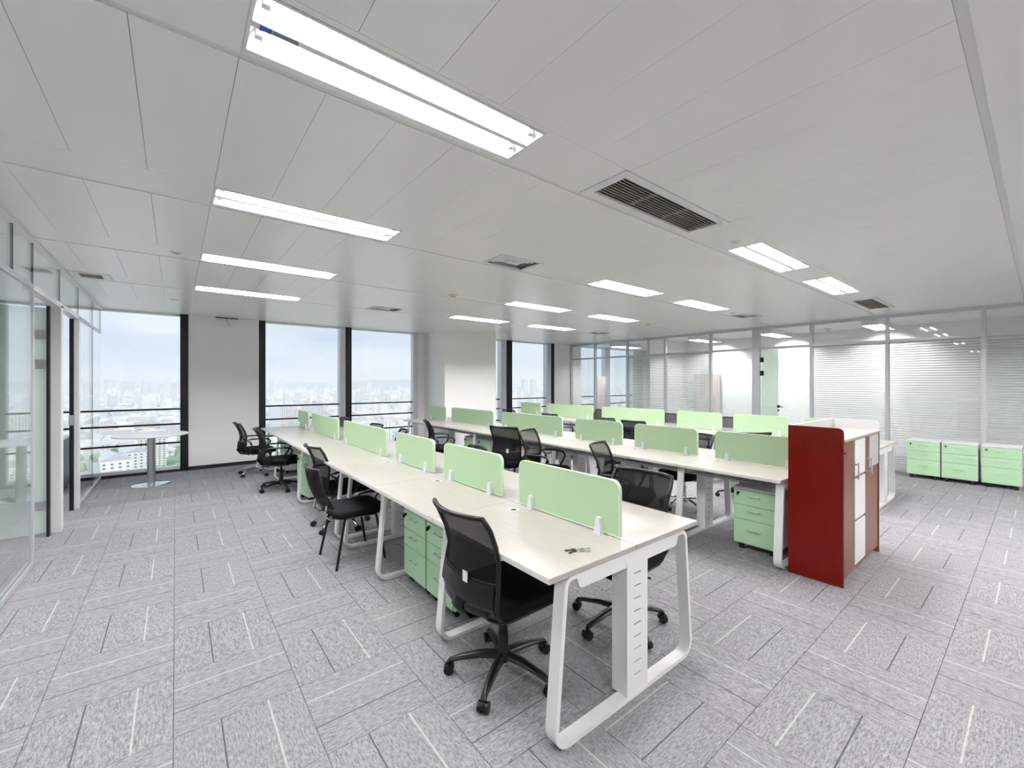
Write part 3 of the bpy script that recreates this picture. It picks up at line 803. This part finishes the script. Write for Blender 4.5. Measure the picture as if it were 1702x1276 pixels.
# ---- pedestals
def make_pedestal():
    """front faces local -X, front plane at x=0, width along y"""
    t = empty('drawer_pedestal'); W = 0.36; D = 0.44; H0, H1 = 0.055, 0.565
    b = MB().b2(0.012, D, -W / 2, W / 2, H0, H1 - 0.014, 0.003).obj('body', M_white, t)
    MB().b2(-0.004, D, -W / 2 - .002, W / 2 + .002, H1 - 0.014, H1, 0.003).obj('top', M_white, t)
    zz = [H0 + 0.008, H0 + 0.225, H0 + 0.352, H1 - 0.024]
    for a, c in zip(zz[:-1], zz[1:]):
        d = MB().b2(-0.004, 0.012, -W / 2 + .007, W / 2 - .007, a + .002, c - .002, 0.002).obj('drawer', M_greenf, t)
        zc = c - 0.045 if c - a < 0.2 else a + 0.13
        h = MB().b2(-0.028, -0.021, -0.05, 0.05, zc - .004, zc + .004, 0.002).b2(-0.022, -0.003, -0.048, -0.042, zc - .003, zc + .003).b2(-0.022, -0.003, 0.042, 0.048, zc - .003, zc + .003)
        h.obj('handle', M_alu, d)
        if c == zz[-1]:
            MB().cyl((-0.008, W / 2 - .045, c - .03), 0.011, 0.014, 12, 'x').b2(-0.03, -0.012, W / 2 - .048, W / 2 - .042, c - .05, c - .025).obj('lock', M_dark, d)
    for x in (0.05, D - 0.05):
        for y in (-W / 2 + .05, W / 2 - .05):
            MB().cyl((x, y, 0.0225), 0.0225, 0.03, 12, 'y').b2(x - .015, x + .015, y - .02, y + .02, 0.03, H0).obj('caster', M_black, t)
    return t
P0 = make_pedestal()
peds = [(1.365, 2.485, 0, 'green drawer pedestal nearest the camera under the near bench'),
        (1.365, 2.858, 0, 'green drawer pedestal tight beside the nearest one under the near bench'),
        (1.275, 5.92, 8, 'green drawer pedestal turned slightly out between the mesh chairs on the left'),
        (1.40, 7.93, 0, 'green drawer pedestal at the far end of the near bench'),
        (3.985, 1.585, 0, 'green drawer pedestal under the middle bench beside the red-brown cabinet'),
        (3.985, 5.745, 0, 'green drawer pedestal under the far half of the middle bench, nearer of two'),
        (3.985, 6.185, 0, 'green drawer pedestal under the far half of the middle bench, farther of two'),
        (6.56, 3.88, 0, 'green drawer pedestal under the farthest bench'),
        (9.13, 1.175, 0, 'green three-drawer unit against the right glass, left of three in a row'),
        (9.13, 0.785, 0, 'green three-drawer unit against the right glass, middle of three in a row'),
        (9.13, 0.375, 0, 'green three-drawer unit against the right glass, right of three in a row')]
for n_, (x, y, r_, lab) in enumerate(peds):
    o = P0 if n_ == 0 else dup(P0, (x, y, 0))
    o.location = (x, y, 0); o.rotation_euler = (0, 0, rad(r_))
    if x > 9: o.scale = (0.95, 1.04, 1.06)
    tag(o, lab, 'drawer unit', 'green drawer units')

# ---- red-brown cabinet with tray top
t = empty('storage_cabinet', (3.81, 0.91, 0)); tag(t, 'tall red-brown cabinet with white tray top at the end of the middle bench', 'cabinet')
CW, CD, CH = 1.09, 0.355, 1.08
MB().prism(rrect(0.0, CD, 0.0, 1.165, (0.003, 0.003, 0.003, 0.035), 5), 0.0, 0.022, 'yz').obj('side_panel', M_red, t)
o = MB().b2(CW - 0.02, CW, 0, CD, 0.0, CH, 0.002).obj('side_panel', M_brown, t)
MB().b2(0.022, CW - 0.02, 0.03, CD - .005, 0.06, CH - 0.02).obj('body', M_brown, t)
MB().b2(0.022, CW - 0.02, 0.04, CD - .005, 0.0, 0.06).obj('plinth', M_brown, t)
MB().b2(0.022, CW + 0.006, -0.006, CD, CH - 0.018, CH, 0.002).obj('top_board', M_maple, t)
rim = MB().b2(0.022, CW, CD - 0.018, CD, CH, 1.165, 0.003)
rim.obj('tray_rim', M_white, t)
MB().prism(rrect(0.0, CD, CH, 1.165, (0.002, 0.002, 0.002, 0.035), 5), CW - 0.018, CW, 'yz').obj('tray_rim', M_white, t)
for n_, (a, b) in enumerate([(0.024, 0.622), (0.640, 1.068)]):
    d = MB().b2(a, b, 0.008, 0.029, 0.055, CH - 0.022, 0.002).obj('door', M_brown, t)
    if n_ == 0:
        px0, px1 = 0.315, 0.612
        for z0, z1 in ((0.085, 0.415), (0.435, 0.755), (0.775, 1.052)):
            MB().b2(px0, px1, 0.001, 0.009, z0, z1, 0.002).obj('white_inset', M_white, d)
        hx = 0.292
    else:
        MB().b2(0.75, 1.055, 0.001, 0.009, 0.79, 1.052, 0.002).obj('grey_inset', M_alu, d); hx = 0.68
    h = MB().b2(hx - .007, hx + .007, -0.030, -0.022, 0.755, 0.885, 0.003).b2(hx - .005, hx + .005, -0.024, 0.009, 0.765, 0.775).b2(hx - .005, hx + .005, -0.024, 0.009, 0.865, 0.875)
    h.obj('handle', M_alu, d)
MB().cyl((0.05, 0.0, 0.98), 0.012, 0.014, 12, 'y').obj('lock', M_chrome, t)

# ---- round table
t = empty('round_table', (-0.28, 8.16, 0)); tag(t, 'white round meeting table on a chrome column by the left window', 'table')
MB().lathe([(0.40, 0.722), (0.432, 0.727), (0.435, 0.735), (0.435, 0.742), (0.43, 0.75)], 56).obj('tabletop', M_white, t, 40)
MB().lathe([(0.048, 0.03), (0.048, 0.715), (0.10, 0.718), (0.10, 0.722)], 28).obj('column', M_steel, t, 40)
MB().lathe([(0.225, 0.0), (0.225, 0.012), (0.20, 0.022), (0.08, 0.032), (0.05, 0.04)], 48).obj('base_plate', M_chrome, t, 50)

# ---- keys
t = empty('bunch_of_keys', (1.445, 1.335, TH)); tag(t, 'small bunch of keys lying on the near corner of the nearest bench', 'keys')
MB().tube([(0.013 * math.cos(rad(a)), 0.013 * math.sin(rad(a)), 0.006) for a in range(0, 360, 30)], 0.0013, 6, True).obj('key_ring', M_chrome, t, 60)
def key(ang, m, x0):
    k = MB().lathe([(0.011, 0.003), (0.011, 0.006)], 12, (x0 + 0.012, 0, 0)).b2(x0 + .02, x0 + .052, -0.003, 0.003, 0.003, 0.0055).b2(x0 + .04, x0 + .05, 0.0, 0.008, 0.003, 0.0055)
    return k.obj('key', m, t, None, (0, 0, 0), rad(ang))
key(150, M_brass, 0.008); key(185, M_brass, 0.008); key(-25, M_chrome, 0.012); key(-60, M_chrome, 0.010)

# ---- office chairs: local +X is the front, origin on the floor below the column
def back_pt(u, v, top, arms):
    prof = [(-0.165, 0.385), (-0.235, 0.42), (-0.275, 0.49), (-0.262, 0.58), (-0.25, 0.67), (-0.27, 0.76), (-0.305, 0.84), (-0.34, top)]
    wd = [0.16, 0.20, 0.222, 0.215, 0.205, 0.210, 0.215, 0.208]
    q = v * (len(prof) - 1); i = min(int(q), len(prof) - 2); f = q - i
    f2 = f
    x = prof[i][0] * (1 - f2) + prof[i + 1][0] * f2; z = prof[i][1] * (1 - f2) + prof[i + 1][1] * f2
    w_ = wd[i] * (1 - f2) + wd[i + 1] * f2
    return Vector((x + 0.055 * u * u, u * w_, z))
def surface(f, u0, u1, v0, v1, nu, nv, th):
    m = MB(); A = []; 
    for j in range(nv + 1):
        for i in range(nu + 1):
            A.append(f(u0 + (u1 - u0) * i / nu, v0 + (v1 - v0) * j / nv))
    B = [p + Vector((-th, 0, 0)) for p in A]; n = len(A); W = nu + 1; fs = []
    for j in range(nv):
        for i in range(nu):
            a = j * W + i; fs.append((a, a + 1, a + W + 1, a + W)); fs.append((n + a, n + a + W, n + a + W + 1, n + a + 1))
    for j in range(nv):
        for i in (0, nu):
            a = j * W + i; fs.append((a, a + W, n + a + W, n + a))
    for i in range(nu):
        for j in (0, nv):
            a = j * W + i; fs.append((a, a + 1, n + a + 1, n + a))
    m.add(A + B, fs); return m
def make_chair(kind, base, top=0.90):
    arms = kind == 'arms'
    t = empty('office_chair')
    # backrest
    f = lambda u, v: back_pt(u, v, top, arms)
    loop = [f(u / 4, 1.0) for u in range(-4, 5)] + [f(1, v / 14) for v in range(13, 0, -1)] + [f(u / 4, 0.04) for u in range(4, -5, -1)] + [f(-1, v / 14) for v in range(1, 14)]
    back = MB().tube(loop, 0.0125, 8, True).obj('back_frame', M_black, t, 60)
    surface(f, -0.97, 0.97, 0.42, 0.985, 8, 10, 0.003).obj('back_mesh', M_meshthin if arms else M_mesh, back, 60)
    surface(f, -0.96, 0.96, 0.06, 0.44, 8, 8, 0.014).obj('lumbar_panel', M_black if not arms else M_seat, back, 60)
    MB().tube([f(u / 5, 0.44) for u in range(-5, 6)], 0.010, 6).obj('cross_bar', M_black, back, 60)
    if not arms:
        MB().tube([f(u / 6, 0.22) + Vector((-0.016, 0, 0)) for u in range(-5, 6)], 0.012, 8, False, (0.6, 2.0)).obj('rear_rib', M_black, back, 60)
        lb = f(-0.35, 0.38)
        o = MB().b2(lb.x - 0.020, lb.x - 0.016, -0.075, -0.04, 0.575, 0.625).obj('paper_label', M_label, back); o['label'] = 'small white paper label'
    # bracket joining the back to the seat
    MB().tube([(-0.262, 0, 0.53), (-0.285, 0, 0.45), (-0.24, 0, 0.385), (-0.14, 0, 0.365), (0.0, 0, 0.365)], [0.022, 0.026, 0.026, 0.024, 0.022], 8, False, (1.6, 0.7)).obj('back_bracket', M_black, t, 60)
    # seat
    sh = [(x + 0.02, y) for x, y in rrect(-0.235, 0.235, -0.235, 0.235, (0.10, 0.09, 0.09, 0.10), 6)]
    s = MB().cushion(sh, 0.405, 0.465, 0.024, 0.006)
    seat = s.obj('seat', M_seat, t, 60)
    for i, v in enumerate(seat.data.vertices):      # waterfall front edge
        if v.co.x > 0.14: v.co.z -= (v.co.x - 0.14) ** 2 * 2.6
    MB().cushion([(x * 0.93 + 0.0, y * 0.93) for x, y in sh], 0.385, 0.408, 0.010).obj('seat_pan', M_black, t, 60)
    MB().box((0.0, 0, 0.368), (0.20, 0.15, 0.04), 0.008).tube([(0.02, 0.07, 0.362), (0.02, 0.19, 0.358), (0.02, 0.235, 0.362)], 0.006, 6).obj('tilt_mechanism', M_black, t, 40)
    if arms:
        for s_ in (-1, 1):
            y = s_ * 0.255
            pts = [(-0.17, s_ * 0.215, 0.385), (-0.16, y, 0.40), (-0.12, y, 0.50), (-0.15, y, 0.585), (-0.20, y, 0.625), (-0.14, y, 0.64), (0.02, y, 0.64), (0.10, y, 0.625), (0.13, y, 0.585), (0.10, y, 0.52), (0.04, y, 0.42), (0.02, s_ * 0.235, 0.385)]
            MB().tube(pts, 0.0125, 8).obj('armrest', M_black, t, 60)
    # column and five-star base
    MB().lathe([(0.024, 0.20), (0.024, 0.27), (0.014, 0.272), (0.014, 0.36)], 14).obj('gas_column', M_chrome if base == 'chrome' else M_black, t, 40)
    MB().lathe([(0.030, 0.065), (0.036, 0.075), (0.036, 0.12), (0.027, 0.135), (0.027, 0.21)], 16).obj('base_hub', M_chrome if base == 'chrome' else M_black, t, 40)
    bm_ = M_chrome if base == 'chrome' else M_black
    arm = cas = whl = None
    for k in range(5):
        a = rad(72 * k - 4)
        if arm is None:
            if base == 'chrome':
                q = MB().tube([(0.025, 0, 0.105), (0.10, 0, 0.118), (0.18, 0, 0.108), (0.24, 0, 0.085), (0.275, 0, 0.058)], [0.019, 0.017, 0.015, 0.012, 0.010], 8, False, (1.2, 0.8))
            else:
                q = MB().tube([(0.02, 0, 0.10), (0.12, 0, 0.098), (0.22, 0, 0.082), (0.275, 0, 0.068), (0.285, 0, 0.055)], [0.026, 0.022, 0.017, 0.014, 0.012], 8, False, (1.15, 0.85))
            arm = q.obj('base_leg', bm_, t, 50, None, a)
            c = MB().tube([(0.275, 0, 0.066), (0.275, 0, 0.045)], 0.008, 8)
            c.prism([(0.275 + 0.028 * math.cos(rad(d_)) + 0.006, 0.027 + 0.028 * math.sin(rad(d_))) for d_ in range(0, 181, 20)], -0.006, 0.006, 'xz')
            cas = c.obj('caster', M_black, arm, 50)
            w1 = MB().cyl((0.281, 0.0165, 0.025), 0.025, 0.017, 16, 'y'); w1.cyl((0.281, -0.0165, 0.025), 0.025, 0.017, 16, 'y')
            whl = w1.obj('caster_wheels', M_black, arm, 50)
        else:
            n2 = link_copy(arm, t, None, a); link_copy(cas, n2); link_copy(whl, n2)
    return t
proto = {}
def place_chair(kind, base, x, y, face, zs, label, group=None):
    key = (kind, base)
    if key not in proto:
        o = proto[key] = make_chair(kind, base); o.location = (x, y, 0); o.rotation_euler = (0, 0, rad(face))
    else: o = dup(proto[key], (x, y, 0), rad(face))
    o.scale = (1, 1, zs)
    tag(o, label, 'office chair', 'mesh office chairs')
    return o
CH_ = [
 ('plain', 'black', 1.33, 1.745, 2, 1.0, 'armless black mesh office chair at the near corner of the nearest bench, back to us'),
 ('plain', 'black', 2.17, 1.66, 183, 1.0, 'black mesh office chair across the nearest bench, seen through its end leg frame'),
 ('arms', 'chrome', 1.36, 4.60, 5, 0.96, 'mesh chair with chrome base just behind the four-legged chair'),
 ('arms', 'black', 1.17, 6.72, -8, 0.96, 'black armchair on a black star base before the far left pedestal'),
 ('arms', 'chrome', 1.06, 8.05, 3, 0.95, 'armchair with chrome star base in front of the white wall panel, farthest left chair'),
 ('arms', 'chrome', 3.45, 2.55, 290, 0.98, 'mesh chair with light arms between the near and middle benches, behind the close divider'),
 ('arms', 'chrome', 3.58, 3.80, 292, 1.0, 'mesh armchair turned sideways at the middle bench'),
 ('plain', 'black', 3.60, 4.47, 20, 1.03, 'black mesh chair with a white label on its back at the middle bench'),
 ('arms', 'black', 2.14, 3.66, 170, 0.93, 'low mesh chair whose back top shows above the second divider of the near bench'),
 ('arms', 'black', 2.12, 5.42, 166, 0.96, 'mesh chair whose tilted back shows in the gap before the third divider'),
 ('arms', 'black', 2.06, 7.72, 180, 0.97, 'mesh chair whose back shows between the two farthest dividers of the near bench'),
 ('arms', 'black', 2.08, 6.22, 182, 0.97, 'mesh chair mostly hidden behind the long third divider of the near bench'),
 ('arms', 'black', 3.50, 6.22, 340, 0.98, 'black armchair seen from the side in front of the boxed column'),
 ('plain', 'black', 5.76, 2.45, 52, 0.98, 'black chair whose curved top shows above the nearest divider of the middle bench'),
 ('arms', 'chrome', 4.80, 2.70, 176, 0.96, 'armchair on a chrome star base under the far side of the middle bench'),
 ('arms', 'black', 6.02, 4.70, 2, 1.0, 'mesh chair between the middle and farthest benches, left of a pair'),
 ('plain', 'black', 5.92, 4.05, 4, 1.0, 'mesh chair between the middle and farthest benches, right of a pair'),
 ('arms', 'black', 7.15, 6.10, 178, 1.0, 'mesh chair behind the farthest bench, seen between its two longest dividers'),
 ('arms', 'black', 7.18, 4.40, 180, 1.0, 'mesh chair behind the farthest bench, seen left of its third divider'),
 ('arms', 'black', 7.18, 3.30, 180, 1.0, 'mesh chair behind the farthest bench, seen in the gap between its short dividers'),
 ('arms', 'black', 6.10, 7.45, 0, 1.0, 'mesh chair at the far end between the middle and farthest benches'),
 ('arms', 'black', 6.08, 6.10, 0, 0.98, 'mesh chair whose top edge shows above the longest middle divider'),
]
for c in CH_: place_chair(*c)

# ---- visitor chair with four legs
t = empty('visitor_chair', (1.20, 3.73, 0), rad(2)); tag(t, 'black padded four-legged visitor chair at the left side of the nearest bench', 'chair')
sh = rrect(-0.21, 0.23, -0.225, 0.225, (0.07, 0.08, 0.08, 0.07), 6)
MB().cushion(sh, 0.395, 0.455, 0.022, 0.008).obj('seat', M_seat, t, 60)
for sy in (-1, 1):
    MB().tube([(0.13, sy * 0.19, 0.39), (0.20, sy * 0.215, 0.0)], 0.0105, 8).obj('leg', M_black, t, 60)
    MB().tube([(-0.13, sy * 0.19, 0.39), (-0.205, sy * 0.215, 0.0)], 0.0105, 8).obj('leg', M_black, t, 60)
MB().tube([(0.13, 0.19, 0.388), (0.13, -0.19, 0.388), (-0.13, -0.19, 0.388), (-0.13, 0.19, 0.388)], 0.010, 8, True).obj('seat_frame', M_chrome, t, 60)
def vb(u, v):
    x = -0.27 - 0.10 * v + 0.04 * u * u - 0.02 * math.sin(v * PI); return Vector((x, u * (0.205 - 0.02 * v), 0.50 + 0.31 * v))
bf = MB().tube([vb(u / 4, 1) for u in range(-4, 5)] + [vb(1, v / 6) for v in range(5, -1, -1)] + [vb(u / 4, 0) for u in range(3, -4, -1)] + [vb(-1, v / 6) for v in range(0, 6)], 0.011, 8, True).obj('back_frame', M_black, t, 60)
surface(vb, -0.96, 0.96, 0.03, 0.97, 8, 6, 0.003).obj('back_mesh', M_mesh, bf, 60)
for sy in (-1, 1):
    MB().tube([(-0.13, sy * 0.15, 0.388), (-0.235, sy * 0.15, 0.40), (-0.275, sy * 0.15, 0.44), vb(sy * 0.73, 0.05)], 0.009, 8).obj('back_support', M_chrome, t, 60)
#@@CITY
# ================================================================== THE CITY OUTSIDE
GZ = -130.0
M_bwhite = mat('building_white', (0.86, 0.85, 0.83), 0.8)
M_bgrey = mat('building_grey', (0.66, 0.68, 0.72), 0.8)
M_bcream = mat('building_cream', (0.82, 0.79, 0.74), 0.8)
M_bwin = mat('building_window', (0.16, 0.18, 0.21), 0.4)
M_roof = mat('roof_red', (0.62, 0.57, 0.56), 0.8)
M_rgrey = mat('roof_grey', (0.55, 0.57, 0.60), 0.8)
M_tree = mat('tree_green', (0.22, 0.34, 0.18), 0.9, noise=(0.08, 0.35, (1, 1, 1)))
M_ground = mat('city_ground', (0.56, 0.58, 0.55), 0.9, noise=(0.006, 0.4, (1, 1, 1)))
M_hill = mat('hill_haze_tint', (0.30, 0.36, 0.40), 0.9)  # bluish grey: distance haze put into the hill colour
struct(MB().b2(-9000, 16000, 30, 14000, GZ - 1, GZ).obj('city_ground', M_ground))
rc = random.Random(11)
def polar(az, d): return d * math.sin(rad(az)), d * math.cos(rad(az))
def tower(m, mw, x, y, w_, d_, h, rz, floors):
    m.box((x, y, GZ + h / 2), (w_, d_, h), 0, rz)
def near_building(x, y, w_, d_, h, rz, kind):
    t = empty('apartment_block', (x, y, GZ), rz)
    wall = [M_bwhite, M_bcream, M_bgrey][kind % 3]
    b = MB().b2(-w_ / 2, w_ / 2, -d_ / 2, d_ / 2, 0, h).obj('wall', wall, t)
    wm = MB(); nx = max(2, int(w_ / 5)); nz = int(h / 3.4); nd = max(2, int(d_ / 5))
    for k in range(nz):
        z = 1.8 + k * 3.4
        for i in range(nx):
            xx = -w_ / 2 + (i + 0.5) * w_ / nx
            wm.b2(xx - 1.0, xx + 1.0, -d_ / 2 - 0.12, -d_ / 2 + 0.05, z - .75, z + .75)
        for i in range(nd):
            yy = -d_ / 2 + (i + 0.5) * d_ / nd
            for s in (-1, 1): wm.b2(s * w_ / 2 - 0.1, s * w_ / 2 + 0.1, yy - 1.0, yy + 1.0, z - .75, z + .75)
    o = wm.obj('windows', M_bwin, b); o['kind'] = 'stuff'
    rm = MB()
    if kind % 2 == 0:
        rm.add([(-w_ / 2 - .6, -d_ / 2 - .6, h), (w_ / 2 + .6, -d_ / 2 - .6, h), (w_ / 2 + .6, d_ / 2 + .6, h), (-w_ / 2 - .6, d_ / 2 + .6, h), (0, -d_ / 2 - .6, h + w_ * .25), (0, d_ / 2 + .6, h + w_ * .25)],
               [(0, 1, 4), (3, 5, 2), (0, 4, 5, 3), (1, 2, 5, 4), (0, 3, 2, 1)])
        rm.obj('roof', M_rgrey if kind % 4 else M_roof, t)
    else:
        rm.ringprism(rrect(-w_ / 2, w_ / 2, -d_ / 2, d_ / 2, .1, 1), rrect(-w_ / 2 + 1, w_ / 2 - 1, -d_ / 2 + 1, d_ / 2 - 1, .1, 1), h, h + 1.2, 'xy')
        rm.b2(-3, 3, -2.5, 2.5, h, h + 4).obj('roof', wall, t)
    return t
# the pale gabled block right outside the left window
NB = [(-5.0, 560, 22, 46, 60, 14, 6), (-3.3, 640, 20, 40, 56, 14, 6), (-1.9, 800, 30, 14, 62, 8, 1), (-8.2, 640, 34, 16, 66, -6, 1), (-9.5, 830, 24, 18, 95, 4, 1), (-12.5, 760, 28, 18, 90, 4, 3)]
for n_, (az, d, w_, dd, h, rz, kd) in enumerate(NB):
    x, y = polar(az, d)
    tag(near_building(x, y, w_, dd, h, rad(rz), kd), ['pale gabled apartment block low beside the round table leg', 'second gabled pale block to the right of the nearest one outside', 'slab apartment block behind the round table outside the left window', 'pale slab block behind the left glass partition', 'tall pale tower seen through the left glass panes', 'tall tower outside at the far left'][n_], 'building')
cnt = 0
pl = []
for _ in range(900):
    az = rc.uniform(-20, 50); d = 700 + 2300 * rc.random() ** 1.1
    x, y = polar(az, d)
    if -7 < az < 2 and d < 1050: continue
    if any((x - a) ** 2 + (y - b) ** 2 < 60 ** 2 for a, b in pl): continue
    pl.append((x, y))
    if cnt >= 170: break
    tall = rc.random() < 0.12
    h = rc.uniform(55, 85) if tall else rc.uniform(16, 34)
    w_, dd = (rc.uniform(18, 26), rc.uniform(14, 20)) if tall else (rc.uniform(22, 55), rc.uniform(12, 18))
    o = near_building(x, y, w_, dd, h, rad(rc.choice([0, 8, 12, 90, 98]) + rc.uniform(-4, 4)), rc.randrange(4))
    tag(o, 'hazy apartment block in the city below the windows', 'building', 'hazy apartment blocks of the city')
    cnt += 1
# cluster of pale towers in the second window
for k in range(9):
    x, y = polar(10.0 + 0.55 * k + rc.uniform(-.1, .1), 1350 + 60 * (k % 3)); 
    o = near_building(x, y, 16, 16, 62 + rc.uniform(-6, 10), rad(14), 1)
    tag(o, 'pale tower of the cluster seen left in the second window', 'building', 'cluster of pale towers')
def far_boxes(N, d0, d1, hmin, hmax, pt, name, m, seed):
    r = random.Random(seed); b = MB()
    for _ in range(N):
        az = r.uniform(-24, 56); d = d0 + (d1 - d0) * r.random() ** 0.8; x, y = polar(az, d)
        tall = r.random() < pt; h = r.uniform(50, 95) if tall else r.uniform(hmin, hmax)
        wd = r.uniform(16, 26) if tall else r.uniform(18, 60)
        b.box((x, y, GZ + h / 2), (wd, r.uniform(12, 24), h), 0, rad(r.choice([0, 10, 90]) + r.uniform(-8, 8)))
    o = b.obj(name, m); tag(o, None, None, None, 'stuff'); return o
LBL = {'distant_city': ('hazy white mass of low city buildings receding to the horizon', 'city'), 'distant_grey_city': ('hazy grey blocks scattered through the distant city', 'city'), 'distant_roofs': ('reddish roofs scattered through the hazy city', 'city')}
for nm, N, m, sd, pt in (('distant_city', 7000, M_bwhite, 3, 0.03), ('distant_grey_city', 2600, M_bgrey, 4, 0.08), ('distant_roofs', 1500, M_roof, 5, 0.0)):
    o = far_boxes(N, 900, 7500, 7, 26, pt, nm, m, sd); o['label'], o['category'] = LBL[nm]
# skyline towers
for k in range(44):
    az = -9 + 19 * rc.random() if k < 34 else rc.uniform(12, 50)
    x, y = polar(az, rc.uniform(5200, 6800)); h = rc.uniform(110, 200) if k < 34 else rc.uniform(100, 140)
    w_ = rc.uniform(30, 60); m = MB().b2(-w_ / 2, w_ / 2, -20, 20, 0, h * .86).b2(-w_ * .36, w_ * .36, -14, 14, h * .86, h)
    tag(m.obj('skyline_tower', M_bgrey, None, None, (x, y, GZ)), 'faint bluish high-rise tower on the hazy horizon', 'building', 'skyline towers on the horizon')
for k, az in enumerate((40.2, 41.4)):
    x, y = polar(az, 3600); m = MB().b2(-22, 22, -18, 18, 0, 158).b2(-14, 14, -10, 10, 158, 164)
    tag(m.obj('skyline_tower', M_bgrey, None, None, (x, y, GZ)), 'left of twin high-rise towers in the far window' if k == 0 else 'right of twin high-rise towers in the far window', 'building')
# trees
def blobs(N, fn, seed):
    r = random.Random(seed); b = MB(); bm = bmesh.new(); bmesh.ops.create_icosphere(bm, subdivisions=1, radius=1.0)
    bm.verts.index_update(); V = [v.co.copy() for v in bm.verts]; F = [tuple(v.index for v in f.verts) for f in bm.faces]; bm.free()
    for _ in range(N):
        x, y = fn(r); s = r.uniform(4, 8.5); hz = r.uniform(0.7, 1.1)
        b.add([(x + v.x * s * r.uniform(.85, 1.15), y + v.y * s, GZ + 5 + v.z * s * hz) for v in V], F)
    return b
o = blobs(1800, lambda r: polar(r.uniform(-7, 2.5), r.uniform(560, 1000)), 21).obj('park_trees', M_tree); tag(o, 'green tree canopy of the park below the left window', 'trees', None, 'stuff')
o = blobs(4200, lambda r: polar(r.uniform(-20, 52), 650 + 4000 * r.random() ** 1.2), 22).obj('street_trees', M_tree); tag(o, 'scattered green street trees among the city blocks', 'trees', None, 'stuff')
# hills
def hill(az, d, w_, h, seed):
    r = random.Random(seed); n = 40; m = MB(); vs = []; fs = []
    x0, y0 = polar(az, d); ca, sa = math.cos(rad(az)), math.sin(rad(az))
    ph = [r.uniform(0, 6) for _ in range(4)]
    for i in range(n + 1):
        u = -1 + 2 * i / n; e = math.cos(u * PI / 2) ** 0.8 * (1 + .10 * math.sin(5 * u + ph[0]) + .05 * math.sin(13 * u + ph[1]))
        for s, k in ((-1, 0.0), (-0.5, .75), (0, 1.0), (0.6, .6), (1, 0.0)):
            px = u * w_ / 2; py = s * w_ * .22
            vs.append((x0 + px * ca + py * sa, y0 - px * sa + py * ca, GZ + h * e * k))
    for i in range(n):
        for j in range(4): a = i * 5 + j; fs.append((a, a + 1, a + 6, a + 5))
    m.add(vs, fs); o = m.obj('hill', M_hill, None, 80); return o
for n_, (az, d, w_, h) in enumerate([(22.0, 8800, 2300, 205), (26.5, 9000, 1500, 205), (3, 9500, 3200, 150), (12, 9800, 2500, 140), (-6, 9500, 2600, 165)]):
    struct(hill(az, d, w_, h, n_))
# haze over the city
hz = bpy.data.materials.new('haze'); hz.use_nodes = True; t_ = hz.node_tree; t_.nodes.clear()
o_ = t_.nodes.new('ShaderNodeOutputMaterial'); vs_ = t_.nodes.new('ShaderNodeVolumeScatter')
vs_.inputs['Color'].default_value = (0.86, 0.93, 1.0, 1); vs_.inputs['Density'].default_value = 1 / 5600.0; vs_.inputs['Anisotropy'].default_value = 0.2
t_.links.new(vs_.outputs[0], o_.inputs['Volume'])
hb = MB().b2(-9000, 16000, 40, 13900, GZ + 0.5, 260).obj('haze', hz); tag(hb, 'pale haze hanging over the distant city', 'haze', None, 'stuff')
